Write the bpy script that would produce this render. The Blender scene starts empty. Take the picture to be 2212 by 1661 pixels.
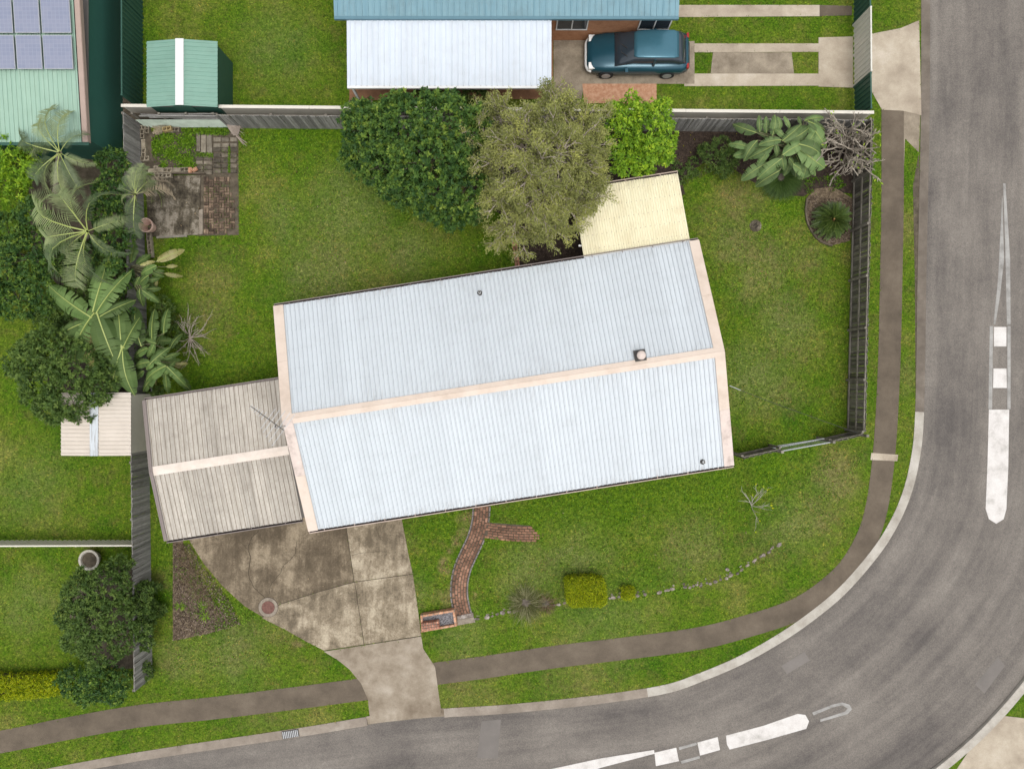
import bpy, bmesh, math, random
import numpy as np
from mathutils import Vector, Matrix, Euler

random.seed(11)
rng = np.random.default_rng(11)
scene = bpy.context.scene
COL = scene.collection
PI = math.pi

# ------------------------------------------------------------------ camera
H = 31.7                    # drone height in metres
S = 48.4                    # scale of the traced plan, units per metre on the ground
CX, CY = 1106.0, 830.5      # the plan point straight below the drone
cam_data = bpy.data.cameras.new("camera")
cam = bpy.data.objects.new("camera", cam_data)
COL.objects.link(cam)
cam.location = (0, 0, H)
cam.rotation_euler = (0, 0, 0)
cam_data.sensor_width = 36
cam_data.lens = 36 * H / (2212 / S)
cam_data.clip_end = 2000
scene.camera = cam

# ------------------------------------------------------------------ daylight
SUN_DIR = Vector((0.13, -0.24, 1.1)).normalized()
SUN_EL = math.asin(SUN_DIR.z)
SUN_AZ = math.atan2(SUN_DIR.x, SUN_DIR.y)
world = bpy.data.worlds.new("World")
scene.world = world
world.use_nodes = True
wn, wl = world.node_tree.nodes, world.node_tree.links
bg = wn["Background"]
sky = wn.new("ShaderNodeTexSky")
sky.sky_type = 'NISHITA'
sky.sun_disc = False
sky.sun_elevation = SUN_EL
sky.sun_rotation = SUN_AZ
sky.dust_density = 4.0
hs = wn.new("ShaderNodeHueSaturation")
hs.inputs['Saturation'].default_value = 0.17      # thin cloud over the whole sky
wl.new(sky.outputs[0], hs.inputs['Color'])
wl.new(hs.outputs[0], bg.inputs['Color'])
bg.inputs['Strength'].default_value = 0.15
sun_data = bpy.data.lights.new("sun", 'SUN')
sun_data.energy = 0.5
sun_data.angle = math.radians(30)
sun_data.color = (1.0, 0.965, 0.91)
sun = bpy.data.objects.new("sun", sun_data)
COL.objects.link(sun)
sun.rotation_euler = SUN_DIR.to_track_quat('Z', 'Y').to_euler()
sun.location = (10, -20, 60)
scene.cycles.filter_width = 1.5
scene.view_settings.view_transform = 'Standard'
scene.view_settings.look = 'None'
scene.view_settings.gamma = 1
scene.view_settings.use_curve_mapping = False
scene.view_settings.exposure = 0.62

# ------------------------------------------------------------------ plan helpers
def Q(x, y, z=0.0):
    """plan point (as traced) at height z -> metres"""
    k = (H - z) / H / S
    return Vector(((x - CX) * k, -(y - CY) * k, z))
def CR(x0, y0, k):
    return lambda x, y: ((x0 + x / k) * .74453, (y0 + y / k) * .74453)
C1 = CR(370, 310, 4.1525); C2 = CR(370, 620, 4.1525); C3 = CR(370, 850, 4.1525)
C5 = CR(1900, 310, 3.2966); C6 = CR(1150, 1400, 3.322); C7 = CR(1600, 1350, 2.4578)
def QL(pts, z=0.0, crop=None):
    return [Q(*(crop(*p) if crop else p), z) for p in pts]
def spline(pts, n=8, closed=False):
    P = [Vector(p) for p in pts]; out = []
    N = len(P)
    for i in range(N if closed else N - 1):
        p1, p2 = P[i], P[(i + 1) % N]
        p0 = P[i - 1] if (closed or i > 0) else p1 * 2 - p2
        p3 = P[(i + 2) % N] if (closed or i + 2 < N) else p2 * 2 - p1
        for k in range(n):
            t = k / n
            out.append(0.5 * ((2 * p1) + (p2 - p0) * t + (2 * p0 - 5 * p1 + 4 * p2 - p3) * t * t + (3 * p1 - p0 - 3 * p2 + p3) * t ** 3))
    if not closed: out.append(P[-1])
    return out
def offset_line(pts, d):
    out = []
    for i, p in enumerate(pts):
        a = pts[max(i - 1, 0)]; b = pts[min(i + 1, len(pts) - 1)]
        t = (b - a); t.z = 0; t.normalize()
        out.append(Vector((p.x - t.y * d, p.y + t.x * d, p.z)))
    return out
def inside(px, py, poly):
    """numpy point-in-polygon, poly = list of vectors"""
    res = np.zeros(len(px), bool)
    n = len(poly); j = n - 1
    for i in range(n):
        xi, yi, xj, yj = poly[i][0], poly[i][1], poly[j][0], poly[j][1]
        if yi != yj:
            c = ((yi > py) != (yj > py)) & (px < (xj - xi) * (py - yi) / (yj - yi) + xi)
            res ^= c
        j = i
    return res

# ------------------------------------------------------------------ object helpers
def tag(o, label=None, cat=None, group=None, kind=None):
    if label: o['label'] = label
    if cat: o['category'] = cat
    if group: o['group'] = group
    if kind: o['kind'] = kind
    return o
def thing(name, label, cat, loc=(0, 0, 0), rotz=0.0, group=None):
    o = bpy.data.objects.new(name, None)
    COL.objects.link(o)
    o.empty_display_size = .2
    o.location = loc; o.rotation_euler = (0, 0, rotz)
    return tag(o, label, cat, group)
def link(name, me, parent=None, mat=None):
    o = bpy.data.objects.new(name, me)
    COL.objects.link(o)
    if mat is not None:
        for m in (mat if isinstance(mat, (list, tuple)) else [mat]):
            if len(me.materials) < (len(mat) if isinstance(mat, (list, tuple)) else 1): me.materials.append(m)
    if parent: o.parent = parent
    return o
class MB:
    def __init__(s): s.v = []; s.f = []; s.m = []
    def add(s, V, F, mi=0):
        b = len(s.v); s.v += [tuple(p) for p in V]
        s.f += [tuple(i + b for i in f) for f in F]; s.m += [mi] * len(F)
        return s
    def box(s, c, size, M=None, mi=0, top=(1, 1)):
        hx, hy, hz = size[0] / 2, size[1] / 2, size[2] / 2
        V = [Vector((x * hx * (top[0] if z > 0 else 1), y * hy * (top[1] if z > 0 else 1), z * hz)) for z in (-1, 1) for x, y in ((-1, -1), (1, -1), (1, 1), (-1, 1))]
        if M is not None: V = [M @ p for p in V]
        V = [p + Vector(c) for p in V]
        return s.add(V, [(0, 3, 2, 1), (4, 5, 6, 7), (0, 1, 5, 4), (1, 2, 6, 5), (2, 3, 7, 6), (3, 0, 4, 7)], mi)
    def prism(s, poly, z0, z1, mi=0, inset=0.0):
        n = len(poly)
        area = sum(poly[i][0] * poly[(i + 1) % n][1] - poly[(i + 1) % n][0] * poly[i][1] for i in range(n))
        if area < 0: poly = list(poly)[::-1]
        V = [(p[0], p[1], z0) for p in poly] + [(p[0], p[1], z1) for p in poly]
        F = [tuple(range(n))[::-1], tuple(range(n, 2 * n))] + [(i, (i + 1) % n, n + (i + 1) % n, n + i) for i in range(n)]
        return s.add(V, F, mi)
    def tube(s, p0, p1, r0, r1=None, n=6, mi=0, cap=True):
        r1 = r0 if r1 is None else r1
        p0, p1 = Vector(p0), Vector(p1)
        d = (p1 - p0).normalized()
        u = d.orthogonal().normalized(); w = d.cross(u)
        V = [p + (u * math.cos(2 * PI * i / n) + w * math.sin(2 * PI * i / n)) * r for p, r in ((p0, r0), (p1, r1)) for i in range(n)]
        F = [(i, (i + 1) % n, n + (i + 1) % n, n + i) for i in range(n)]
        if cap: F += [tuple(range(n))[::-1], tuple(range(n, 2 * n))]
        return s.add(V, F, mi)
    def lathe(s, prof, c=(0, 0, 0), n=24, mi=0):
        V = [(c[0] + r * math.cos(2 * PI * i / n), c[1] + r * math.sin(2 * PI * i / n), c[2] + z) for r, z in prof for i in range(n)]
        F = []
        for k in range(len(prof) - 1):
            F += [(k * n + i, k * n + (i + 1) % n, (k + 1) * n + (i + 1) % n, (k + 1) * n + i) for i in range(n)]
        return s.add(V, F, mi)
    def ribbon(s, A, B, mi=0):
        n = len(A); V = [tuple(p) for p in A] + [tuple(p) for p in B]
        return s.add(V, [(i, i + 1, n + i + 1, n + i) for i in range(n - 1)], mi)
    def mesh(s, name, off=(0, 0, 0)):
        me = bpy.data.meshes.new(name)
        me.from_pydata([(p[0] - off[0], p[1] - off[1], p[2] - off[2]) for p in s.v], [], s.f)
        if any(s.m): me.polygons.foreach_set('material_index', s.m)
        me.update()
        return me
    def build(s, name, mat, parent=None, world=False, smooth=False):
        """world=True: vertices are in metres of the place; the parent only has a location"""
        off = parent.location if (world and parent) else (0, 0, 0)
        me = s.mesh(name, off)
        if smooth: me.polygons.foreach_set('use_smooth', [True] * len(me.polygons))
        return link(name, me, parent, mat)
def np_mesh(name, V, F, mat, parent=None, tint=None, off=None, smooth=False):
    V = np.asarray(V, np.float32); F = np.asarray(F, np.int32)
    if off is not None: V = V - np.asarray(off, np.float32)
    me = bpy.data.meshes.new(name)
    k = F.shape[1]
    me.vertices.add(len(V)); me.vertices.foreach_set('co', V.ravel())
    me.loops.add(F.size); me.loops.foreach_set('vertex_index', F.ravel())
    me.polygons.add(len(F)); me.polygons.foreach_set('loop_start', np.arange(0, F.size, k, dtype=np.int32))
    me.update(calc_edges=True)
    if smooth: me.polygons.foreach_set('use_smooth', [True] * len(F))
    if tint is not None:
        a = me.attributes.new('tint', 'FLOAT', 'POINT'); a.data.foreach_set('value', np.asarray(tint, np.float32))
    return link(name, me, parent, mat)
def tube_np(segs, n=5):
    """segs: list of (p0, p1, r0, r1) -> V, F"""
    P0 = np.array([s[0] for s in segs], float); P1 = np.array([s[1] for s in segs], float)
    R0 = np.array([s[2] for s in segs]); R1 = np.array([s[3] for s in segs])
    d = P1 - P0; d /= np.linalg.norm(d, axis=1)[:, None] + 1e-9
    ref = np.where(np.abs(d[:, 2:3]) < .9, np.array([[0, 0, 1.]]), np.array([[1., 0, 0]]))
    u = np.cross(d, ref); u /= np.linalg.norm(u, axis=1)[:, None] + 1e-9
    w = np.cross(d, u)
    N = len(segs); V = np.zeros((N, 2 * n, 3))
    for i in range(n):
        c, s_ = math.cos(2 * PI * i / n), math.sin(2 * PI * i / n)
        o = u * c + w * s_
        V[:, i] = P0 + o * R0[:, None]; V[:, n + i] = P1 + o * R1[:, None]
    base = (np.arange(N) * 2 * n)[:, None, None]
    f = np.array([[i, (i + 1) % n, n + (i + 1) % n, n + i] for i in range(n)])[None]
    return V.reshape(-1, 3), (base + f).reshape(-1, 4)
def leaves_np(C, D, L, W, fold=.25, up=.6):
    """diamond leaves: C base points, D directions; lengths, widths -> V, F"""
    N = len(C)
    D = D / (np.linalg.norm(D, axis=1)[:, None] + 1e-9)
    R = rng.normal(size=(N, 3)) * (1 - up); R[:, 2] += up
    s_ = np.cross(D, R); s_ /= np.linalg.norm(s_, axis=1)[:, None] + 1e-9
    nrm = np.cross(s_, D)
    L = np.broadcast_to(L, N)[:, None]; W = np.broadcast_to(W, N)[:, None]
    V = np.zeros((N, 4, 3))
    V[:, 0] = C
    V[:, 1] = C + D * L * .45 + s_ * W * .5 + nrm * W * fold
    V[:, 2] = C + D * L - nrm * L * .12
    V[:, 3] = C + D * L * .45 - s_ * W * .5 + nrm * W * fold
    return V.reshape(-1, 3), np.arange(N * 4).reshape(N, 4)

# ------------------------------------------------------------------ materials
def ramp(nt, fac, stops, interp='LINEAR'):
    r = nt.nodes.new("ShaderNodeValToRGB"); cr = r.color_ramp; cr.interpolation = interp
    while len(cr.elements) < len(stops): cr.elements.new(.5)
    for e, (p, c) in zip(cr.elements, stops):
        e.position = p; e.color = (*c, 1) if len(c) == 3 else c
    nt.links.new(fac, r.inputs[0])
    return r.outputs[0]
def noise(nt, vec, scale, detail=4, rough=.6, dist=0.0):
    n = nt.nodes.new("ShaderNodeTexNoise")
    n.inputs['Scale'].default_value = scale; n.inputs['Detail'].default_value = detail
    n.inputs['Roughness'].default_value = rough; n.inputs['Distortion'].default_value = dist
    nt.links.new(vec, n.inputs['Vector'])
    return n.outputs[0]
def mathn(nt, op, a, b=None, clamp=False):
    m = nt.nodes.new("ShaderNodeMath"); m.operation = op; m.use_clamp = clamp
    for i, q in enumerate((a, b)):
        if q is None: continue
        if isinstance(q, (int, float)): m.inputs[i].default_value = q
        else: nt.links.new(q, m.inputs[i])
    return m.outputs[0]
def mixc(nt, fac, a, b, mode='MIX'):
    m = nt.nodes.new("ShaderNodeMix"); m.data_type = 'RGBA'; m.blend_type = mode
    for sock, q in ((m.inputs[0], fac), (m.inputs[6], a), (m.inputs[7], b)):
        if isinstance(q, (int, float)): sock.default_value = q
        elif isinstance(q, tuple): sock.default_value = (*q, 1) if len(q) == 3 else q
        else: nt.links.new(q, sock)
    return m.outputs[2]
def newmat(name):
    m = bpy.data.materials.new(name); m.use_nodes = True
    nt = m.node_tree; b = nt.nodes["Principled BSDF"]
    return m, nt, b
def pos_of(nt, obj=False, stretch=None):
    if obj:
        t = nt.nodes.new("ShaderNodeTexCoord"); v = t.outputs['Object']
    else:
        t = nt.nodes.new("ShaderNodeNewGeometry"); v = t.outputs['Position']
    if stretch:
        mp = nt.nodes.new("ShaderNodeMapping"); mp.inputs['Scale'].default_value = stretch
        nt.links.new(v, mp.inputs[0]); v = mp.outputs[0]
    return v
def bumpn(nt, b, h, strength, dist=.02):
    bp = nt.nodes.new("ShaderNodeBump"); bp.inputs['Strength'].default_value = strength; bp.inputs['Distance'].default_value = dist
    nt.links.new(h, bp.inputs['Height']); nt.links.new(bp.outputs[0], b.inputs['Normal'])
def mat(name, stops, scale=2.0, detail=6, rough=.85, bump=.3, obj=False, stretch=None, rand=0.0, fine=0.25, fscale=40, metallic=0.0, nrough=.65, spec=.3):
    m, nt, b = newmat(name)
    v = pos_of(nt, obj, stretch)
    n1 = noise(nt, v, scale, detail, nrough)
    c = ramp(nt, n1, stops)
    n2 = noise(nt, v, fscale, 3, .7)
    if fine:
        g = mathn(nt, 'MULTIPLY_ADD', n2, 2 * fine); nt.nodes[-1].inputs[2].default_value = 1 - fine
        c = mixc(nt, 1.0, c, g, 'MULTIPLY')
    if rand:
        oi = nt.nodes.new("ShaderNodeObjectInfo")
        g = mathn(nt, 'MULTIPLY_ADD', oi.outputs['Random'], 2 * rand); nt.nodes[-1].inputs[2].default_value = 1 - rand
        c = mixc(nt, 1.0, c, g, 'MULTIPLY')
    nt.links.new(c, b.inputs['Base Color'])
    b.inputs['Roughness'].default_value = rough; b.inputs['Metallic'].default_value = metallic
    b.inputs['Specular IOR Level'].default_value = spec
    if bump: bumpn(nt, b, n2, bump)
    return m
def leafmat(name, stops, rough=.5, trans=.4, spec=.2, patch=.0):
    m, nt, b = newmat(name)
    a = nt.nodes.new("ShaderNodeAttribute"); a.attribute_name = 'tint'
    f = a.outputs['Fac']
    c = ramp(nt, f, stops)
    if patch:
        n1 = noise(nt, pos_of(nt), 1.6, 3)
        g = mathn(nt, 'MULTIPLY_ADD', n1, 2 * patch); nt.nodes[-1].inputs[2].default_value = 1 - patch
        c = mixc(nt, 1.0, c, g, 'MULTIPLY')
    nt.links.new(c, b.inputs['Base Color'])
    b.inputs['Roughness'].default_value = rough; b.inputs['Specular IOR Level'].default_value = spec
    t = nt.nodes.new("ShaderNodeBsdfTranslucent"); nt.links.new(c, t.inputs[0])
    mx = nt.nodes.new("ShaderNodeMixShader"); mx.inputs[0].default_value = trans
    nt.links.new(b.outputs[0], mx.inputs[1]); nt.links.new(t.outputs[0], mx.inputs[2])
    nt.links.new(mx.outputs[0], nt.nodes["Material Output"].inputs[0])
    return m
def plain(name, c, rough=.5, metallic=0.0, spec=.4, rand=0.0):
    return mat(name, [(0.3, tuple(x * .9 for x in c)), (.7, c)], scale=3, rough=rough, bump=0, metallic=metallic, spec=spec, rand=rand, fine=.05)

# patches of the lawn: worn or lush places (plan x, y, radius)
DRY = [(1600, 430, 60, .8), (1660, 560, 60, .6), (1740, 560, 45, .6), (1620, 600, 60, .35), (1690, 660, 60, .35), (1600, 520, 60, .6), (1545, 470, 50, .4), (1003, 1135, 16, 1.2), (994, 1162, 18, 1.2), (972, 1192, 13, 1), (964, 1222, 13, 1), (962, 1290, 22, 1.1), (1032, 1290, 9, .9),
       (1015, 1125, 14, 1), (1810, 1020, 60, .7), (1780, 1120, 55, .6), (1650, 1180, 60, .35), (1480, 1180, 80, .3), (700, 560, 90, .25), (470, 600, 60, .5), (412, 1195, 16, 1.2), (425, 1240, 14, .8), (640, 1385, 14, 1.1),  (450, 670, 55, .6), (430, 740, 40, .35), (620, 1345, 25, .6),
       (360, 1420, 40, .5), (345, 1250, 25, .6), (600, 1370, 45, .5), (520, 1400, 60, .35), (900, 1290, 30, .3), (880, 1170, 25, .45), (1160, 1230, 60, .3), (1700, 850, 50, .4), (1720, 770, 50, .3), (600, 880, 40, .3), (850, 560, 70, .25),
       (1740, 1360, 70, .5), (1000, 1490, 90, .45), (600, 1550, 90, .35), (1960, 500, 40, .5), (1960, 820, 40, .5), (1250, 1480, 100, .4)]
LUSH = [(1150, 1110, 45, 1), (1250, 1090, 60, 1), (1350, 1080, 60, 1), (1450, 1060, 60, 1), (1550, 1040, 60, 1), (1650, 1010, 55, .9), (1740, 980, 45, .7), (960, 1130, 40, .8), (910, 1130, 30, .6), (520, 780, 60, .7), (450, 810, 55, .8), (560, 720, 50, .5),
        (600, 300, 60, .8), (700, 310, 50, .7), (350, 1150, 30, .8), (350, 1210, 30, .6), (1700, 460, 35, .9), (1660, 500, 30, .5), (1540, 700, 40, .4), (560, 640, 60, .35), (1560, 620, 40, .4), (500, 1310, 30, .5), (1400, 1120, 70, .6), (1300, 1140, 60, .5)]
PALE = [(760, 450, 110, .9), (700, 600, 110, .9), (880, 540, 80, .7), (620, 470, 70, .6), (1620, 820, 90, .9), (1690, 700, 70, .8), (1640, 600, 60, .7), (1580, 520, 50, .6), (1250, 1200, 80, .8), (1130, 1240, 60, .8), (1500, 1190, 70, .6), (1720, 1130, 70, .8), (1800, 1040, 50, .7), (900, 1280, 40, .7), (500, 1400, 80, .7), (400, 1420, 60, .6), (1300, 1340, 120, .5), (1000, 1370, 60, .6), (600, 100, 90, .5), (60, 1050, 100, .5), (60, 1300, 80, .6)]
def lawn_colour(nt):
    """shared by the turf sheet and by the blades that grow on it"""
    v = pos_of(nt)
    w = nt.nodes.new("ShaderNodeTexNoise"); w.inputs['Scale'].default_value = .9; w.inputs['Detail'].default_value = 3
    nt.links.new(v, w.inputs['Vector'])
    sub = nt.nodes.new("ShaderNodeVectorMath"); sub.operation = 'MULTIPLY_ADD'
    nt.links.new(w.outputs['Color'], sub.inputs[0]); sub.inputs[1].default_value = (1.6, 1.6, 0); nt.links.new(v, sub.inputs[2])
    warped = sub.outputs[0]
    def blobs(lst):
        tot = None
        for x, y, r, a in lst:
            p = Q(x, y)
            d = nt.nodes.new("ShaderNodeVectorMath"); d.operation = 'DISTANCE'
            nt.links.new(warped, d.inputs[0]); d.inputs[1].default_value = (p.x + .8, p.y + .8, 0)
            mr = nt.nodes.new("ShaderNodeMapRange"); mr.interpolation_type = 'SMOOTHSTEP'
            nt.links.new(d.outputs['Value'], mr.inputs[0])
            R = r / S
            mr.inputs[1].default_value = 0; mr.inputs[2].default_value = R * 1.5; mr.inputs[3].default_value = a; mr.inputs[4].default_value = 0
            tot = mr.outputs[0] if tot is None else mathn(nt, 'MAXIMUM', tot, mr.outputs[0])
        return tot
    n1 = noise(nt, v, .38, 7, .68)
    n2 = noise(nt, v, 2.2, 5, .7)
    base = ramp(nt, n1, [(.32, (.042, .112, .006)), (.45, (.080, .155, .010)), (.55, (.108, .168, .016)), (.66, (.170, .190, .042))])
    base = mixc(nt, mathn(nt, 'MULTIPLY', ramp(nt, n2, [(.4, (0, 0, 0)), (.7, (1, 1, 1))]), .35), base, (.05, .09, .012))
    n3 = noise(nt, v, 1.1, 4, .7)
    base = mixc(nt, mathn(nt, 'MULTIPLY', ramp(nt, n3, [(.5, (0, 0, 0)), (.72, (1, 1, 1))]), .5), base, (.135, .115, .04))
    n4 = noise(nt, v, 5.5, 6, .78); n5 = noise(nt, v, 8.5, 5, .8)
    tn = ramp(nt, n4, [(.33, (.50, .55, .5)), (.47, (.9, .95, .9)), (.56, (1.15, 1.1, 1.05)), (.68, (1.65, 1.5, 1.5))])
    base = mixc(nt, 1, base, tn, 'MULTIPLY')
    base = mixc(nt, mathn(nt, 'MULTIPLY', ramp(nt, n5, [(.55, (0, 0, 0)), (.66, (1, 1, 1))]), .6), base, (.13, .085, .035))
    pale = mathn(nt, 'MULTIPLY', blobs(PALE), ramp(nt, n3, [(.3, (.4, .4, .4)), (.6, (1, 1, 1))]), True)
    base = mixc(nt, mathn(nt, 'MULTIPLY', pale, .85), base, mixc(nt, ramp(nt, n4, [(.38, (0, 0, 0)), (.62, (1, 1, 1))]), (.105, .145, .032), (.205, .235, .085)))
    n6 = noise(nt, v, 12, 4, .8)
    base = mixc(nt, 1, base, ramp(nt, n6, [(.36, (.55, .6, .55)), (.5, (1, 1, 1)), (.64, (1.5, 1.4, 1.35))]), 'MULTIPLY')
    lush = mathn(nt, 'MULTIPLY', blobs(LUSH), .8, True)
    base = mixc(nt, lush, base, mixc(nt, ramp(nt, n4, [(.4, (0, 0, 0)), (.6, (1, 1, 1))]), (.045, .115, .006), (.135, .235, .012)))
    dry = mathn(nt, 'MULTIPLY', blobs(DRY), ramp(nt, n2, [(.3, (.45, .45, .45)), (.65, (1, 1, 1))]), True)
    base = mixc(nt, mathn(nt, 'MULTIPLY', dry, .92), base, mixc(nt, ramp(nt, n4, [(.38, (0, 0, 0)), (.62, (1, 1, 1))]), (.14, .115, .045), (.27, .215, .10)))
    return base, n2
def lawn_mat(name, blades):
    m, nt, b = newmat(name)
    base, n2 = lawn_colour(nt)
    if blades:
        a = nt.nodes.new("ShaderNodeAttribute"); a.attribute_name = 'tint'
        tone = ramp(nt, a.outputs['Fac'], [(0, (.42, .45, .45)), (.5, (1.0, 1.0, 1.0)), (.85, (1.5, 1.45, 1.3)), (.93, (1.9, 1.8, 1.6)), (.935, (1.7, 1.0, .9)), (1, (2.6, 1.8, 1.7))])
        c = mixc(nt, 1, base, tone, 'MULTIPLY')
    else:
        v = pos_of(nt)
        f = noise(nt, v, 26, 4, .75)
        tone = ramp(nt, f, [(.3, (.45, .45, .45)), (.5, (.85, .85, .85)), (.7, (1.25, 1.2, 1.1))])
        c = mixc(nt, 1, base, tone, 'MULTIPLY')
        bumpn(nt, b, f, .6, .04)
    nt.links.new(c, b.inputs['Base Color'])
    b.inputs['Roughness'].default_value = .9; b.inputs['Specular IOR Level'].default_value = .06
    return m

M = {}
M['turf'] = lawn_mat('turf', False)
M['blades'] = lawn_mat('grass_blades', True)
M['asphalt_old'] = mat('asphalt', [(.3, (.118, .106, .094)), (.5, (.155, .138, .122)), (.7, (.188, .168, .146))], scale=.22, detail=8, fine=.25, fscale=45, bump=.4, rough=.9)
m_, nt, b = newmat('worn_asphalt')
v = pos_of(nt)
la = nt.nodes.new("ShaderNodeAttribute"); la.attribute_name = 'lane'
cmb = nt.nodes.new("ShaderNodeCombineXYZ"); nt.links.new(mathn(nt, 'MULTIPLY', la.outputs['Fac'], 9.0), cmb.inputs[0])
al = nt.nodes.new("ShaderNodeAttribute"); al.attribute_name = 'along'; nt.links.new(mathn(nt, 'MULTIPLY', al.outputs['Fac'], .10), cmb.inputs[1])
s1 = noise(nt, cmb.outputs[0], 1.0, 5, .65); n1 = noise(nt, v, .25, 7, .65); n2 = noise(nt, v, 22, 6, .85); n3 = noise(nt, v, 3, 6, .75)
f = mathn(nt, 'ADD', mathn(nt, 'MULTIPLY', s1, .55), mathn(nt, 'MULTIPLY', n1, .45))
f = mathn(nt, 'ADD', f, mathn(nt, 'MULTIPLY', mathn(nt, 'SUBTRACT', n3, .5), .18))
c = ramp(nt, f, [(.36, (.095, .085, .078)), (.5, (.150, .134, .118)), (.64, (.205, .184, .160))])
c = mixc(nt, 1, c, ramp(nt, n2, [(.34, (.62, .62, .64)), (.5, (1, 1, 1)), (.66, (1.38, 1.36, 1.32))]), 'MULTIPLY')
nt.links.new(c, b.inputs['Base Color']); b.inputs['Roughness'].default_value = .92; b.inputs['Specular IOR Level'].default_value = .2
bumpn(nt, b, n2, .4)
M['asphalt'] = m_
M['asphalt_pale'] = mat('pale_asphalt', [(.3, (.135, .122, .110)), (.6, (.172, .155, .14)), (.8, (.20, .182, .165))], scale=.6, detail=8, fine=.2, fscale=45, bump=.4, rough=.9)
M['path'] = mat('path_asphalt', [(.3, (.082, .064, .046)), (.55, (.122, .096, .069)), (.75, (.155, .125, .092))], scale=.9, fscale=35, bump=.4)
M['kerb'] = mat('kerb_concrete', [(.3, (.27, .24, .20)), (.55, (.40, .37, .32)), (.75, (.48, .45, .40))], scale=1.2, fscale=30)
M['kerb_mid'] = mat('stained_kerb_concrete', [(.3, (.17, .14, .11)), (.55, (.25, .21, .17)), (.75, (.34, .30, .25))], scale=1.0, fscale=30)
M['kerb_dirty'] = mat('dirty_kerb_concrete', [(.3, (.10, .082, .065)), (.55, (.15, .125, .10)), (.75, (.21, .18, .15))], scale=1.0, fscale=30)
M['drive'] = mat('neighbour_drive_concrete', [(.3, (.27, .22, .165)), (.55, (.40, .34, .26)), (.75, (.50, .44, .36))], scale=.7, fscale=30)
M['paint'] = mat('worn_white_paint', [(.25, (.36, .34, .31)), (.5, (.56, .53, .50)), (.7, (.62, .60, .57))], scale=2.0, fscale=25, bump=.2)
M['paint_faint'] = mat('faded_white_paint', [(.3, (.20, .19, .175)), (.6, (.33, .32, .30)), (.8, (.42, .41, .39))], scale=2.0, fscale=25, bump=.2)
M['crossing'] = mat('stained_crossing_concrete', [(.3, (.15, .115, .08)), (.5, (.26, .215, .16)), (.7, (.38, .33, .265))], scale=.8, detail=8, fscale=30)
M['mulch'] = mat('bark_mulch', [(.3, (.055, .04, .026)), (.5, (.13, .095, .06)), (.62, (.20, .155, .10)), (.8, (.29, .24, .17))], scale=9, detail=8, fscale=32, fine=.6, bump=1.0)
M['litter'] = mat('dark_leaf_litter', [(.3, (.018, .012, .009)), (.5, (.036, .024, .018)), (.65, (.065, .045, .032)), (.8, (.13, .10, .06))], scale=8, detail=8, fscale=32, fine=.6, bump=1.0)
M['soil'] = mat('bare_soil', [(.3, (.045, .036, .024)), (.5, (.085, .068, .046)), (.7, (.13, .105, .075))], scale=3, fscale=40, fine=.5, bump=.8)
M['dirt'] = mat('pale_dirt', [(.3, (.15, .12, .085)), (.5, (.23, .19, .14)), (.7, (.32, .27, .20))], scale=1.5, fscale=30, fine=.35, bump=.5)
def slab_mat(name, lo, mid, hi, bias, sc=.9):
    m, nt, b = newmat(name)
    v = pos_of(nt)
    big = noise(nt, v, sc * .6, 3, .55, .4); n1 = noise(nt, v, sc * 2.0, 10, .78, .6); n2 = noise(nt, v, 11, 8, .85); n3 = noise(nt, v, 26, 4, .8)
    f = mathn(nt, 'ADD', mathn(nt, 'MULTIPLY', big, .55), mathn(nt, 'MULTIPLY', n1, .45))
    f = mathn(nt, 'ADD', f, mathn(nt, 'MULTIPLY', mathn(nt, 'SUBTRACT', n2, .5), .34))
    st_ = noise(nt, pos_of(nt, False, (3.2, .45, 1)), 1.0, 5, .7)
    f = mathn(nt, 'ADD', f, mathn(nt, 'MULTIPLY', mathn(nt, 'SUBTRACT', st_, .5), .32))
    f = mathn(nt, 'ADD', f, bias)
    c = ramp(nt, f, [(.39, lo), (.50, mid), (.59, hi), (.70, tuple(min(x * 1.25, 1) for x in hi))])
    g = mathn(nt, 'MULTIPLY_ADD', n3, 1.4); nt.nodes[-1].inputs[2].default_value = .3
    c = mixc(nt, 1, c, g, 'MULTIPLY')
    nt.links.new(c, b.inputs['Base Color']); b.inputs['Roughness'].default_value = .9; b.inputs['Specular IOR Level'].default_value = .2
    bumpn(nt, b, n3, .4)
    return m
M['slab_dark'] = slab_mat('stained_driveway_concrete', (.088, .068, .045), (.148, .116, .078), (.26, .21, .145), -.005)
M['slab_mid'] = slab_mat('mottled_driveway_concrete', (.125, .10, .068), (.24, .195, .135), (.37, .315, .23), -.012, 1.3)
M['slab_light'] = slab_mat('pale_driveway_concrete', (.15, .125, .09), (.33, .28, .21), (.45, .40, .32), .02, 1.1)
M['old_slab'] = slab_mat('old_mossy_concrete', (.032, .026, .018), (.098, .082, .057), (.24, .21, .165), -.005, 1.9)
M['crack'] = plain('dark_joint', (.05, .038, .025), .95)
M['paver'] = mat('mossy_paver', [(.3, (.04, .034, .024)), (.5, (.095, .08, .058)), (.7, (.17, .145, .11))], scale=4, fscale=30, fine=.35, rand=.45, bump=.5)
M['paver_light'] = mat('pale_paver', [(.3, (.10, .085, .06)), (.5, (.19, .165, .125)), (.7, (.28, .25, .20))], scale=4, fscale=30, fine=.3, rand=.25, bump=.5)
M['brown_brick'] = mat('brown_paving_brick', [(.3, (.055, .038, .026)), (.5, (.125, .085, .058)), (.7, (.20, .145, .10))], scale=3, fscale=30, fine=.35, rand=.5, bump=.5)
M['path_brick'] = mat('red_brown_path_brick', [(.3, (.12, .062, .040)), (.5, (.20, .105, .066)), (.72, (.27, .155, .105))], scale=2.4, fscale=30, fine=.3, rand=.38, bump=.4)
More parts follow.
